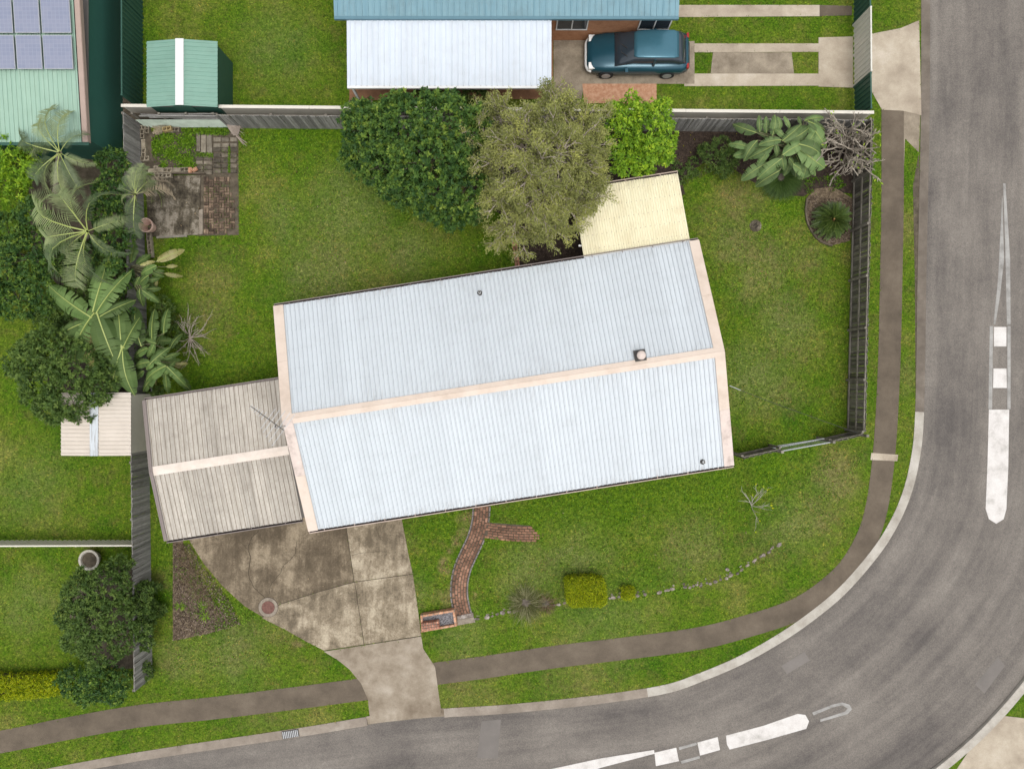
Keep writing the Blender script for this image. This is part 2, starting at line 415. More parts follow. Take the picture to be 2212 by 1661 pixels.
M['edge_brick'] = mat('grey_edge_brick', [(.3, (.14, .12, .115)), (.6, (.21, .185, .18))], scale=5, fscale=30, rand=.25)
M['orange_brick'] = mat('orange_brick', [(.3, (.36, .17, .095)), (.5, (.46, .25, .15)), (.7, (.55, .34, .22))], scale=6, fscale=30, rand=.25)
M['red_brick'] = mat('red_pier_brick', [(.3, (.24, .105, .07)), (.5, (.34, .16, .105)), (.7, (.42, .235, .165))], scale=6, fscale=30, rand=.3)
M['orange_brick_wall'] = mat('orange_brick_wall', [(.3, (.33, .15, .075)), (.6, (.44, .22, .12))], scale=3, fscale=20)
M['orange_deck'] = mat('orange_brown_paving', [(.3, (.17, .085, .045)), (.6, (.27, .14, .075))], scale=2, fscale=20)
M['mortar'] = mat('mortar', [(.3, (.20, .17, .14)), (.7, (.30, .27, .23))], scale=8)
M['gravel'] = mat('dark_gravel', [(.35, (.06, .055, .055)), (.5, (.16, .15, .155)), (.6, (.28, .27, .28))], scale=22, detail=3, fine=.4, bump=1)
M['block'] = mat('concrete_block', [(.3, (.16, .135, .095)), (.5, (.26, .22, .16)), (.7, (.35, .31, .24))], scale=5, fscale=30, rand=.3)
M['block_yellow'] = mat('ochre_block', [(.3, (.26, .19, .085)), (.6, (.38, .29, .14))], scale=5, fscale=30)
M['hole'] = plain('block_hole', (.025, .02, .016), .95)
M['terracotta'] = mat('terracotta', [(.3, (.52, .34, .27)), (.6, (.64, .46, .38))], scale=4, fscale=30, fine=.1)
M['stone'] = mat('edging_stone', [(.3, (.09, .072, .057)), (.5, (.20, .165, .14)), (.7, (.40, .36, .325))], scale=6, fscale=25, fine=.3, rand=.45, bump=.6)
M['grey_timber'] = mat('weathered_grey_timber', [(.3, (.15, .142, .13)), (.5, (.235, .225, .21)), (.7, (.33, .32, .30))], scale=3, stretch=(14, 14, 1), fscale=9, fine=.35, rand=.35, bump=.4)
M['dark_timber'] = mat('dark_fence_timber', [(.3, (.065, .058, .047)), (.5, (.135, .122, .10)), (.7, (.22, .205, .175))], scale=3, stretch=(14, 14, 1), fscale=9, fine=.35, rand=.45, bump=.4)  # right fence's unlit face put into this dark colour; side fences share it
M['rail_timber'] = mat('weathered_rail_timber', [(.3, (.12, .105, .085)), (.6, (.22, .20, .165))], scale=4, fscale=20, fine=.3, rand=.2)
M['brown_timber'] = mat('brown_timber', [(.3, (.06, .046, .032)), (.6, (.13, .105, .075))], scale=4, fscale=20, fine=.3)
M['cream_metal'] = plain('cream_metal_capping', (.62, .58, .50), .5)
M['pale_green_metal'] = mat('pale_green_sheet', [(.3, (.36, .42, .34)), (.6, (.48, .55, .46))], scale=2, fscale=30, fine=.15)
def roof_mat(name, c0, c1, streak=.14, rough=.5, grime=(.25, .21, .17), g_amt=.25, metallic=0.0, speck=0.0, rand=.03, drip=None):
    """metal sheet: long streaks run down the slope (object y axis), grime gathers in blotches"""
    m, nt, b = newmat(name)
    v = pos_of(nt, True, (5.5, .35, 1))
    oi = nt.nodes.new("ShaderNodeObjectInfo")
    add = nt.nodes.new("ShaderNodeVectorMath"); add.operation = 'ADD'
    nt.links.new(v, add.inputs[0]); nt.links.new(oi.outputs['Random'], add.inputs[1])
    mul = nt.nodes.new("ShaderNodeVectorMath"); mul.operation = 'MULTIPLY_ADD'
    nt.links.new(oi.outputs['Random'], mul.inputs[0]); mul.inputs[1].default_value = (37, 61, 17); nt.links.new(v, mul.inputs[2])
    s1 = noise(nt, mul.outputs[0], 1.6, 6, .65)
    c = mixc(nt, ramp(nt, s1, [(.3, (0, 0, 0)), (.7, (1, 1, 1))]), c0, c1)
    w = pos_of(nt)
    g = noise(nt, w, 1.7, 7, .7)
    gm = mathn(nt, 'MULTIPLY', ramp(nt, mathn(nt, 'ADD', mathn(nt, 'MULTIPLY', g, .6), mathn(nt, 'MULTIPLY', s1, .4)), [(.48, (0, 0, 0)), (.68, (1, 1, 1))]), g_amt)
    c = mixc(nt, gm, c, grime)
    if speck:
        sp = noise(nt, w, 16, 5, .85)
        c = mixc(nt, mathn(nt, 'MULTIPLY', ramp(nt, sp, [(.55, (0, 0, 0)), (.68, (1, 1, 1))]), speck), c, (.08, .07, .06))
        c = mixc(nt, mathn(nt, 'MULTIPLY', ramp(nt, sp, [(.30, (1, 1, 1)), (.4, (0, 0, 0))]), speck), c, (.6, .57, .52))
    if drip:                       # dirt washed down below the ridge and caught at the gutter end
        tc = nt.nodes.new("ShaderNodeTexCoord"); sx = nt.nodes.new("ShaderNodeSeparateXYZ"); nt.links.new(tc.outputs['Object'], sx.inputs[0])
        dn = noise(nt, pos_of(nt, False, (26, 1.2, 1)), 1.0, 4, .7)
        dm = ramp(nt, dn, [(.50, (0, 0, 0)), (.62, (1, 1, 1))])
        for y0, y1, amt in ((.45, 0.0, .75), (drip - 1.3, drip - .1, .55)):
            mr = nt.nodes.new("ShaderNodeMapRange"); nt.links.new(sx.outputs[1], mr.inputs[0])
            mr.inputs[1].default_value = y0; mr.inputs[2].default_value = y1; mr.inputs[3].default_value = 0; mr.inputs[4].default_value = amt
            c = mixc(nt, mathn(nt, 'MULTIPLY', mathn(nt, 'POWER', mr.outputs[0], 1.6), dm), c, (.20, .17, .15))
    k = mathn(nt, 'MULTIPLY_ADD', oi.outputs['Random'], 2 * rand); nt.nodes[-1].inputs[2].default_value = 1 - rand
    c = mixc(nt, 1, c, k, 'MULTIPLY')
    nt.links.new(c, b.inputs['Base Color']); b.inputs['Roughness'].default_value = rough; b.inputs['Metallic'].default_value = metallic
    b.inputs['Specular IOR Level'].default_value = .35
    return m
M['roof'] = roof_mat('pale_blue_white_roof', (.485, .52, .545), (.525, .56, .585), grime=(.37, .39, .40), g_amt=.45, rand=.035, drip=4.75)
M['roof_side'] = mat('shaded_rib_flank', [(.3, (.425, .455, .48)), (.6, (.465, .495, .52))], scale=2, fine=.1, bump=0)  # rib shading put into the colour: flanks darker than the sheet
M['carport_side'] = mat('brown_rib_flank', [(.3, (.21, .175, .135)), (.6, (.34, .295, .24))], scale=2, fine=.2, bump=0)  # carport rib flanks, browner and darker than the sheets
M['roof_deck'] = plain('roof_underlay', (.12, .11, .10), .9)
M['cap'] = mat('beige_capping', [(.3, (.50, .405, .33)), (.5, (.585, .485, .405)), (.7, (.61, .515, .44))], scale=1.3, fscale=14, fine=.08, bump=.05, rough=.55)
M['cap_worn'] = mat('weathered_beige_capping', [(.32, (.36, .29, .25)), (.5, (.55, .46, .41)), (.7, (.63, .54, .48))], scale=2.2, detail=9, fscale=14, fine=.12, bump=.05, rough=.6)
M['gutter'] = plain('beige_gutter_lip', (.46, .36, .30), .5)
M['gutter_dark'] = plain('dark_gutter', (.035, .025, .022), .8)
M['carport_roof'] = roof_mat('weathered_beige_roof', (.29, .26, .22), (.53, .49, .43), grime=(.165, .14, .11), g_amt=.55, drip=2.95, rough=.8, speck=.5, rand=.12)
M['carport_cap'] = mat('cream_capping', [(.3, (.55, .47, .40)), (.6, (.66, .58, .51))], scale=1.5, fscale=20, fine=.1, bump=.05)
M['carport_trim'] = plain('brown_grey_trim', (.20, .165, .15), .6)
M['patio_roof'] = roof_mat('pale_yellow_roof', (.62, .56, .37), (.72, .67, .48), grime=(.40, .30, .14), g_amt=.4, rough=.6, rand=.05, drip=6)
M['brick_wall'] = mat('blond_brick_wall', [(.3, (.30, .20, .14)), (.6, (.42, .30, .22))], scale=3, fscale=20)
M['glass'] = plain('window_glass', (.03, .04, .05), .08, 0, .6)
M['frame'] = plain('white_frame', (.7, .7, .68), .5)
M['galv'] = plain('galvanised_metal', (.42, .43, .44), .45, .5)
M['dark_metal'] = plain('dark_metal', (.06, .055, .05), .5)
M['rust'] = mat('rusty_cover', [(.3, (.10, .048, .038)), (.6, (.17, .085, .068))], scale=10, fscale=40)
M['ring_concrete'] = mat('ring_concrete', [(.3, (.16, .13, .10)), (.6, (.27, .23, .18))], scale=8)
M['white'] = plain('white_plastic', (.78, .78, .76), .4)
M['cable'] = plain('cable_black', (.03, .03, .028), .7)
# leaves and bark
M['lf_dark'] = leafmat('dark_glossy_leaf', [(0, (0.0220, 0.0578, 0.0165)), (.4, (0.0523, 0.1210, 0.0275)), (.7, (0.1169, 0.2132, 0.0358)), (.88, (0.2200, 0.3231, 0.0482)), (1, (0.3438, 0.4263, 0.0688))], rough=.55, spec=.25)
M['lf_olive'] = leafmat('olive_leaf', [(0, (0.1227, 0.1397, 0.0427)), (.4, (0.2697, 0.2876, 0.0934)), (.8, (0.4414, 0.4519, 0.1402)), (1, (0.5885, 0.5916, 0.1601))], rough=.6)
M['lf_lime'] = leafmat('lime_leaf', [(0, (0.0869, 0.1932, 0.0193)), (.5, (0.2222, 0.3960, 0.0271)), (.85, (0.3864, 0.5602, 0.0386)), (1, (0.5796, 0.6955, 0.0579))], rough=.45)
M['lf_mid'] = leafmat('mid_green_leaf', [(0, (0.0375, 0.0780, 0.0180)), (.5, (0.0975, 0.1650, 0.0360)), (.85, (0.1650, 0.2475, 0.0525)), (1, (0.2550, 0.3300, 0.0825))], rough=.5)
M['lf_yellow'] = leafmat('golden_hedge_leaf', [(0, (.09, .14, .006)), (.35, (.24, .32, .008)), (.7, (.46, .52, .012)), (1, (.66, .64, .025))], rough=.5)
M['lf_pale'] = leafmat('pale_sage_leaf', [(0, (.07, .08, .022)), (.5, (.17, .17, .065)), (1, (.38, .36, .21))], rough=.6)
M['lf_weed'] = leafmat('weed_leaf', [(0, (.055, .13, .008)), (.5, (.125, .25, .012)), (1, (.25, .40, .03))], rough=.55)
M['lf_cycad'] = leafmat('cycad_leaf', [(0, (0.0234, 0.0520, 0.0104)), (.5, (0.0650, 0.1170, 0.0182)), (1, (0.1105, 0.1625, 0.0286))], rough=.35, spec=.5)
M['lf_brown'] = leafmat('dry_leaf', [(0, (.09, .06, .03)), (.5, (.22, .16, .09)), (1, (.42, .33, .21))], rough=.8)
M['chips'] = leafmat('bark_chips', [(0, (.03, .02, .014)), (.5, (.10, .07, .05)), (.85, (.22, .165, .125)), (1, (.38, .31, .25))], rough=.9, trans=0)
M['pebbles'] = leafmat('pebble_colours', [(0, (.05, .05, .052)), (.5, (.17, .165, .17)), (1, (.36, .35, .36))], rough=.8, trans=0)
def bigleaf_mat(name, c0, c1):
    m, nt, b = newmat(name)
    v = pos_of(nt, True)
    n = noise(nt, v, 3.0, 4, .6)
    w = nt.nodes.new("ShaderNodeTexWave"); w.inputs['Scale'].default_value = 9; w.inputs['Distortion'].default_value = 2
    nt.links.new(v, w.inputs['Vector'])
    c = mixc(nt, ramp(nt, n, [(.3, (0, 0, 0)), (.7, (1, 1, 1))]), c0, c1)
    c = mixc(nt, mathn(nt, 'MULTIPLY', w.outputs['Fac'], .18), c, tuple(x * .5 for x in c0))
    oi = nt.nodes.new("ShaderNodeObjectInfo")
    k = mathn(nt, 'MULTIPLY_ADD', oi.outputs['Random'], .7); nt.nodes[-1].inputs[2].default_value = .65
    c = mixc(nt, 1, c, k, 'MULTIPLY')
    nt.links.new(c, b.inputs['Base Color']); b.inputs['Roughness'].default_value = .6; b.inputs['Specular IOR Level'].default_value = .2
    t = nt.nodes.new("ShaderNodeBsdfTranslucent"); nt.links.new(c, t.inputs[0])
    mx = nt.nodes.new("ShaderNodeMixShader"); mx.inputs[0].default_value = .2
    nt.links.new(b.outputs[0], mx.inputs[1]); nt.links.new(t.outputs[0], mx.inputs[2])
    nt.links.new(mx.outputs[0], nt.nodes["Material Output"].inputs[0])
    return m
M['banana'] = bigleaf_mat('banana_leaf', (.065, .120, .030), (.135, .205, .062))
M['strelitzia'] = bigleaf_mat('strelitzia_leaf', (.080, .140, .045), (.165, .235, .088))
M['yellow_leaf'] = bigleaf_mat('yellowing_leaf', (.24, .22, .06), (.36, .33, .16))
M['midrib'] = plain('leaf_midrib', (.31, .36, .10), .5)
M['stalk'] = mat('leaf_stalk', [(.3, (.10, .10, .05)), (.6, (.19, .18, .10))], scale=5)
M['bark_pale'] = mat('pale_grey_bark', [(.3, (.30, .245, .205)), (.6, (.47, .40, .35))], scale=8, fscale=30)
M['bark_grey'] = mat('grey_bark', [(.3, (.24, .205, .16)), (.6, (.38, .33, .27))], scale=8, fscale=30)
M['bark_dark'] = mat('dark_bark', [(.3, (.06, .047, .035)), (.6, (.12, .10, .08))], scale=8, fscale=30)
M['bark_white'] = mat('whitish_bark', [(.3, (.30, .27, .22)), (.6, (.48, .45, .39))], scale=8, fscale=30)

# ================================================================== SETTING
EXC = []                                   # where no grass grows
def sheet(name, pts, z1, mt, z0=-.02, kind='structure', exc=True, parent=None):
    if exc: EXC.append(pts)
    o = MB().prism(pts, z0, z1).build(name, mt, parent, world=bool(parent))
    if not parent and kind: o['kind'] = kind
    return o

MB().prism([(-260, -260), (260, -260), (260, 260), (-260, 260)], -.45, -.30).build('ground', M['soil'])['kind'] = 'structure'
KERB = spline(QL([(2070, -11000), (2030, -3000), (2014, -700), (2011, -200), (2009, 0), (2008, 250), (2001, 600), (1996, 890), (1985, 1000), (1962, 1085), (1925, 1160), (1880, 1222), (1820, 1288), (1750, 1345), (1680, 1392),
                  (1600, 1436), (1520, 1470), (1440, 1497), (1300, 1519), (1100, 1540), (960, 1549), (820, 1563), (640, 1592), (300, 1643), (0, 1697), (-600, 1800), (-1200, 1905), (-4000, 2390), (-11000, 3600)]), 6)
KIN = offset_line(KERB, -.40)              # back of kerb
FAR = offset_line(KERB, 8.55)              # opposite side
FARK = offset_line(KERB, 8.9)
def flat(pts, z): return [Vector((p.x, p.y, z)) for p in pts]
road = MB()
road.ribbon(flat(offset_line(KERB, -.02), -.12), flat(offset_line(KERB, 8.56), -.12))
road = road.build('road', M['asphalt']); road['kind'] = 'structure'
_n = len(KERB); _c = [0.0]
for i in range(1, _n): _c.append(_c[-1] + (KERB[i] - KERB[i - 1]).length)
a_ = road.data.attributes.new('lane', 'FLOAT', 'POINT'); a_.data.foreach_set('value', np.array([0.0] * _n + [1.0] * _n, np.float32))
a_ = road.data.attributes.new('along', 'FLOAT', 'POINT'); a_.data.foreach_set('value', np.array(_c + _c, np.float32))
def strip(name, A, B, z0, z1, mt, kind='structure', parent=None):
    """a raised band between two lines"""
    b = MB(); n = len(A)
    V = []
    for p, q in zip(A, B): V += [(p.x, p.y, z0), (p.x, p.y, z1 - .012), (p.x + (q.x - p.x) * .06, p.y + (q.y - p.y) * .06, z1), (q.x, q.y, z1), (q.x, q.y, z0)]
    F = []
    for i in range(n - 1):
        for j in range(4): F.append((i * 5 + j, i * 5 + j + 1, (i + 1) * 5 + j + 1, (i + 1) * 5 + j))
    F += [(0, 1, 2, 3, 4), tuple((n - 1) * 5 + j for j in (4, 3, 2, 1, 0))]
    b.add(V, F); o = b.build(name, mt, parent)
    if kind: o['kind'] = kind
    return o
i0 = min(range(len(KERB)), key=lambda i: (KERB[i] - Q(1996, 890)).length)
i1 = min(range(len(KERB)), key=lambda i: (KERB[i] - Q(1400, 1505)).length)
strip('kerb', KERB[:i0 + 1], KIN[:i0 + 1], -.125, .015, M['kerb_dirty'])
strip('kerb', KERB[i0:i1 + 1], KIN[i0:i1 + 1], -.125, .02, M['kerb'])
i2 = min(range(len(KERB)), key=lambda i: (KERB[i] - Q(962, 1549)).length); i3 = min(range(len(KERB)), key=lambda i: (KERB[i] - Q(800, 1566)).length)
strip('kerb', KERB[i1:i2 + 1], KIN[i1:i2 + 1], -.125, .015, M['kerb_mid'])
strip('kerb', KERB[i3:], KIN[i3:], -.125, .015, M['kerb_mid'])
cr = MB(); cr.ribbon(flat(KERB[i2:i3 + 1], -.115), flat(offset_line(KERB, -.42)[i2:i3 + 1], .016)); cr.build('layback_kerb', M['crossing'])['kind'] = 'structure'
strip('kerb', FAR, FARK, -.125, .02, M['kerb'])
# turf of the block, the verge and the neighbours: one parcel bounded by the kerb
parcel = [p.copy() for p in KIN] + [Vector((-250, KIN[-1].y, 0)), Vector((-250, 250, 0)), Vector((KIN[0].x, 250, 0))]
MB().prism(parcel, -.2, 0).build('lawn', M['turf'])['kind'] = 'structure'
farp = [p.copy() for p in FARK] + [Vector((FARK[-1].x, -250, 0)), Vector((250, -250, 0)), Vector((250, FARK[0].y, 0))]
MB().prism(farp, -.2, 0).build('far_verge', M['turf'])['kind'] = 'structure'
sheet('far_driveway', QL([(2040, 1700), (2110, 1595), (2165, 1545), (2290, 1560), (2330, 1700)]), .012, M['drive'], exc=False)
# footpath
cl = spline(QL([(1928, 236), (1928, 420), (1925, 600), (1920, 800), (1909, 985), (1888, 1120), (1850, 1205), (1800, 1262), (1720, 1316), (1600, 1356), (1500, 1380), (1350, 1400), (1200, 1418), (1050, 1440), (930, 1456)]), 6)
A, B = offset_line(cl, .5), offset_line(cl, -.5)
sheet('footpath', A + B[::-1], .010, M['path'])
cl = spline(QL([(800, 1486), (600, 1512), (450, 1530), (300, 1546), (150, 1572), (0, 1602), (-300, 1655), (-700, 1720)]), 5)
A, B = offset_line(cl, .5), offset_line(cl, -.5)
sheet('footpath', A + B[::-1], .010, M['path'])
sheet('kerb_ramp', QL([(1716, 1300), (1770, 1262), (1832, 1222), (1818, 1250), (1812, 1277), (1752, 1328), (1740, 1326)]), .006, M['path'])
sheet('path_joint', QL([(1882, 978), (1940, 982), (1938, 996), (1880, 993)]), .014, M['drive'])
# driveway apron of the north neighbour
sheet('driveway_apron', QL([(1878, 75), (1945, 62), (1985, 45), (1990, 250), (1950, 240), (1905, 238), (1878, 190)]), .016, M['drive'])
sheet('dirt_patch', QL([(1912, 230), (1988, 240), (1985, 330), (1955, 300), (1950, 420), (1905, 430)]), .005, M['dirt'])
sheet('dirt_patch', QL([(1985, 330), (1991, 600), (1986, 890), (1978, 890), (1976, 600), (1972, 400)]), .004, M['soil'])
# painted markings on the road
def marking(pts, mt=None, z=-.116, crop=None, smooth=False):
    P = QL(pts, 0, crop)
    if smooth: P = spline(P, 5, True)
    MB().prism(P, -.13, z).build('road_marking', mt or M['paint'], road)
marking([(2140, 885), (2184, 885), (2182, 1010), (2178, 1100), (2172, 1122), (2156, 1132), (2140, 1122), (2133, 1100), (2137, 1000)])
marking([(2150, 796), (2178, 796), (2179, 838), (2149, 838)])
marking([(2151, 706), (2178, 706), (2178, 748), (2151, 748)])
marking([(2171, 395), (2176, 395), (2186, 560), (2187, 700), (2179, 702), (2176, 560)], M['paint_faint'])
marking([(2169, 420), (2173, 560), (2164, 640), (2154, 700), (2150, 700), (2160, 600)], M['paint_faint'])
marking([(2180, 704), (2187, 704), (2187, 884), (2180, 884)], M['paint_faint'])
marking([(2142, 704), (2149, 704), (2147, 884), (2139, 884)], M['paint_faint'])
marking([(1570, 1591), (1650, 1570), (1725, 1544), (1742, 1546), (1750, 1560), (1744, 1576), (1660, 1600), (1578, 1621), (1572, 1610)])
marking([(1508, 1606), (1552, 1594), (1557, 1622), (1514, 1634)])
marking([(1415, 1628), (1462, 1617), (1468, 1646), (1418, 1657)])
marking([(1170, 1668), (1300, 1640), (1414, 1622), (1415, 1630), (1300, 1660), (1190, 1700)])
marking([(1757, 1541), (1800, 1524), (1822, 1519), (1838, 1524), (1843, 1534), (1834, 1544), (1800, 1554), (1775, 1561), (1774, 1556), (1800, 1548), (1828, 1539), (1834, 1532), (1822, 1525), (1800, 1530), (1760, 1547)], M['paint_faint'])
marking([(1468, 1616), (1506, 1606), (1507, 1611), (1469, 1622)], M['paint_faint'])
marking([(1472, 1646), (1512, 1635), (1514, 1640), (1474, 1652)], M['paint_faint'])
# old asphalt repairs
for pts in ([(1040, 1560), (1082, 1556), (1075, 1640), (1030, 1640)], [(1690, 1440), (1740, 1410), (1752, 1428), (1702, 1458)], [(2110, 1480), (2160, 1420), (2175, 1440), (2130, 1500)]):
    MB().prism(QL(pts), -.13, -.117).build('asphalt_patch', M['asphalt_pale'] if 'asphalt_pale' in M else M['asphalt'], road)
# storm drain in the kerb
t = thing('storm_drain', 'dark blue-grey drain grate set into the kerb left of the driveway crossing', 'drain', Q(628, 1584))
b = MB(); b.box((0, 0, .02), (.75, .34, .05)); b.build('drain_lid', M['dark_metal'], t)
b = MB(); [b.box((x, 0, .05), (.03, .3, .02)) for x in np.linspace(-.32, .32, 9)]; b.build('grate', M['galv'], t)
t.rotation_euler = (0, 0, .16)

# ------------------------------------------------------------------ driveway of four slabs with open joints
drive = thing('driveway', 'stained concrete driveway of four slabs curving down to the street', 'driveway', Q(760, 1250))
def slab(name, pts, z, mt, parent=drive): return sheet(name, pts, z, mt, exc=True, parent=parent)
TLs = [(398, 1140), (410, 1168), (440, 1216), (480, 1264), (528, 1308), (566, 1331), (606.5, 1303.2), (690.5, 1276.2), (764.6, 1256), (744.8, 1120), (735, 1050), (380, 1080)]
BLs = [(566, 1334), (620, 1361), (660, 1384), (700, 1404), (786, 1391), (765.8, 1257.2), (691, 1277.4), (607, 1304.4)]
TRs = [(746, 1050), (746, 1120), (766, 1255.8), (892, 1238.4), (884, 1205), (866, 1112), (856, 1050)]
BRs = [(767, 1257), (787.2, 1391), (910, 1372), (906, 1340), (892, 1240)]
slab('concrete_slab', QL(TLs), .020, M['slab_dark'])
slab('concrete_slab', QL(BLs), .022, M['slab_mid'])
slab('concrete_slab', QL(TRs), .023, M['slab_mid'])
slab('concrete_slab', QL(BRs), .021, M['slab_mid'])
slab('crossing_slab', QL([(700, 1406.5), (730, 1425), (755, 1445), (780, 1475), (795, 1510), (800, 1562), (955, 1545), (948, 1500), (940, 1440), (914, 1400), (910, 1374)]), .018, M['crossing'])
MB().prism(QL([(566, 1331), (530, 1306), (480, 1262), (440, 1213), (412, 1166), (400, 1138), (740, 1060), (858, 1060), (909, 1374), (700, 1405)]), -.03, .013).build('joint_bed', M['crack'], drive, world=True)
def crack(pts, w, z, parent):
    P = spline(QL(pts), 6)
    P = [p + Vector((random.uniform(-.02, .02), random.uniform(-.02, .02), 0)) for p in P]
    MB().ribbon(flat(offset_line(P, w / 2), z), flat(offset_line(P, -w / 2), z)).build('crack', M['crack'], parent, world=True)
crack([(572, 1290), (548, 1266), (538, 1240), (541, 1205), (537, 1182), (545, 1160), (560, 1145)], .028, .0235, drive)
crack([(541, 1195), (528, 1178), (515, 1165)], .012, .0235, drive)
crack([(581, 1285), (586, 1262), (606, 1238), (612, 1222), (636, 1198), (642, 1170)], .02, .0235, drive)
crack([(757, 1200), (785, 1194), (825, 1190)], .012, .0265, drive)
crack([(812, 1125), (816, 1150), (826, 1168)], .012, .0265, drive)
crack([(880, 1169), (872, 1163), (860, 1158)], .012, .0265, drive)
t = thing('manhole_cover', 'round rust-red manhole cover with concrete ring at the driveway edge', 'manhole cover', Q(580, 1311))
MB().lathe([(.43, -.02), (.43, .045), (.30, .05), (.29, .04)], n=28).build('concrete_ring', M['ring_concrete'], t)
MB().lathe([(.285, .0), (.285, .046), (.02, .05), (0, .05)], n=28).build('rusty_lid', M['rust'], t)
MB().lathe([(.445, -.02), (.445, .028), (.43, .028)], n=28).build('dark_gap', M['crack'], t)

# ------------------------------------------------------------------ beds
MB().prism(QL([(374, 1120), (374, 1383), (400, 1378), (455, 1366), (498, 1354), (488, 1332), (462, 1300), (442, 1268), (420, 1232), (398, 1190), (392, 1140)]), -.02, .03).build('mulch_bed', M['mulch'])['kind'] = 'structure'
EXC.append(QL([(374, 1120), (374, 1383), (400, 1378), (440, 1364), (455, 1340), (440, 1300), (425, 1255), (402, 1205), (392, 1140)]))
sheet('mulch_bed', QL([(1420, 240), (1440, 420), (1490, 372), (1520, 352), (1580, 362), (1620, 390), (1680, 420), (1735, 425), (1760, 410), (1850, 420), (1850, 240)]), .03, M['litter'])
sheet('mulch_bed', QL([(1744, 425), (1739, 456), (1745, 486), (1761, 512), (1796, 531), (1836, 520), (1842, 430), (1800, 405), (1760, 408)]), .034, M['mulch'])
sheet('litter_bed', QL([(1105, 476), (1119, 582), (1260, 560), (1250, 470), (1330, 470), (1480, 420), (1450, 300), (1330, 262), (760, 262), (770, 330), (860, 405), (960, 430), (1040, 440)]), .012, M['litter'])  # bed of dark leaf litter below the back trees
sheet('front_eave_strip', QL([(1070, 1050), (1072, 1088), (1210, 1066), (1210, 1030)]), .02, M['soil'])  # concrete strip; the eave's shade is put into its dark soil colour
# NW garden corner
garden = QL([(300, 280), (310, 284), (450, 280), (450, 400), (330, 400), (300, 395)])
sheet('garden_soil', QL([(305, 286), (424, 286), (424, 372), (310, 372)]), .03, M['soil'])
sheet('garden_soil', QL([(424, 284), (515, 286), (516, 508), (424, 510)]), .012, M['soil'])
t = thing('concrete_slab', 'old mossy square concrete slab beside the brown paving and terracotta pot', 'slab', Q(380, 445))
MB().prism(QL([(316, 380), (434, 380), (432, 508), (322, 512)]), -.05, .06).build('slab_body', M['old_slab'], t, world=True)
MB().prism(QL([(431, 455), (439, 452), (439, 506), (432, 507)]), -.05, .064).build('pale_edge', M['ring_concrete'], t, world=True)
EXC.append(QL([(316, 380), (439, 380), (439, 508), (322, 512)]))
# loose paver grid and the two upright pavers
grid = thing('paver_grid', 'grid of dark mossy concrete pavers with grass joints beside the garden bed', 'paving', Q(*C1(1130, 600)))
pv = {}
def brick_obj(name, cx_, cy_, lx, ly, ang, z, mt, parent, h=.07):
    key = (name, round(lx, 3), round(ly, 3), round(h, 3), mt.name)
    if key not in pv:
        b = MB(); b.box((0, 0, 0), (lx, ly, h), top=(1 - .012 / lx * 2, 1 - .012 / ly * 2)); pv[key] = b.mesh(name); pv[key].materials.append(mt)
    o = bpy.data.objects.new(name, pv[key]); COL.objects.link(o); o.parent = parent
    o.location = Vector((cx_, cy_, z)) - parent.location
    o.rotation_euler = (random.uniform(-.012, .012), random.uniform(-.012, .012), ang)
    return o
for zx in (862, 908): pass
for r, zy in enumerate((400, 470, 520, 590, 655, 718, 780)):
    for c, (za, zb) in enumerate(((1040, 1132), (1136, 1228), (1240, 1325))):
        if r == 0 and c == 2 and False: continue
        p = Q(*C1((za + zb) / 2, zy))
        w = (zb - za) / 4.1525 * .74453 / S
        brick_obj('paver', p.x, p.y, round(w, 2), .185, random.uniform(-.02, .02), .028 + random.uniform(-.004, .006), M['paver_light'] if r < 2 else M['paver'], grid)
for r, zy in enumerate((625, 680, 740, 795)):
    for za, zb in ((830, 916), (924, 1030)):
        p = Q(*C1((za + zb) / 2, zy)); w = (zb - za) / 4.1525 * .74453 / S
        brick_obj('paver', p.x, p.y, round(w, 2), .19, random.uniform(-.03, .03), .026, M['paver'], grid)
for za, zb, ya, yb in ((835, 885, 320, 545), (890, 952, 345, 560), (960, 1025, 345, 575)):
    p = Q(*C1((za + zb) / 2, (ya + yb) / 2)); k = .74453 / 4.1525 / S
    brick_obj('paver', p.x, p.y, round((zb - za) * k, 3), round((yb - ya) * k, 3), random.uniform(-.03, .03), .03, M['paver_light'], grid)
pp = thing('brick_paving', 'patch of dark brown basketweave brick paving beside the mossy slab', 'paving', Q(*C1(1090, 1180)))
poly = QL([(920, 870), (1240, 850), (1262, 1100), (1290, 1470), (1180, 1510), (920, 1535)], 0, C1)
x0, x1 = min(p.x for p in poly), max(p.x for p in poly); y0, y1 = min(p.y for p in poly), max(p.y for p in poly)
u = .232
for i in range(int((x1 - x0) / u) + 1):
    for j in range(int((y1 - y0) / u) + 1):
        for h in (0, 1):
            if (i + j) % 2: x, y, a = x0 + (i + .5) * u, y0 + (j + .25 + .5 * h) * u, 0
            else: x, y, a = x0 + (i + .25 + .5 * h) * u, y0 + (j + .5) * u, PI / 2
            if inside(np.array([x]), np.array([y]), poly)[0] and random.random() > .05:
                brick_obj('brick', x, y, .222, .106, a + random.uniform(-.04, .04), .016 + random.uniform(-.007, .007), M['brown_brick'], pp)
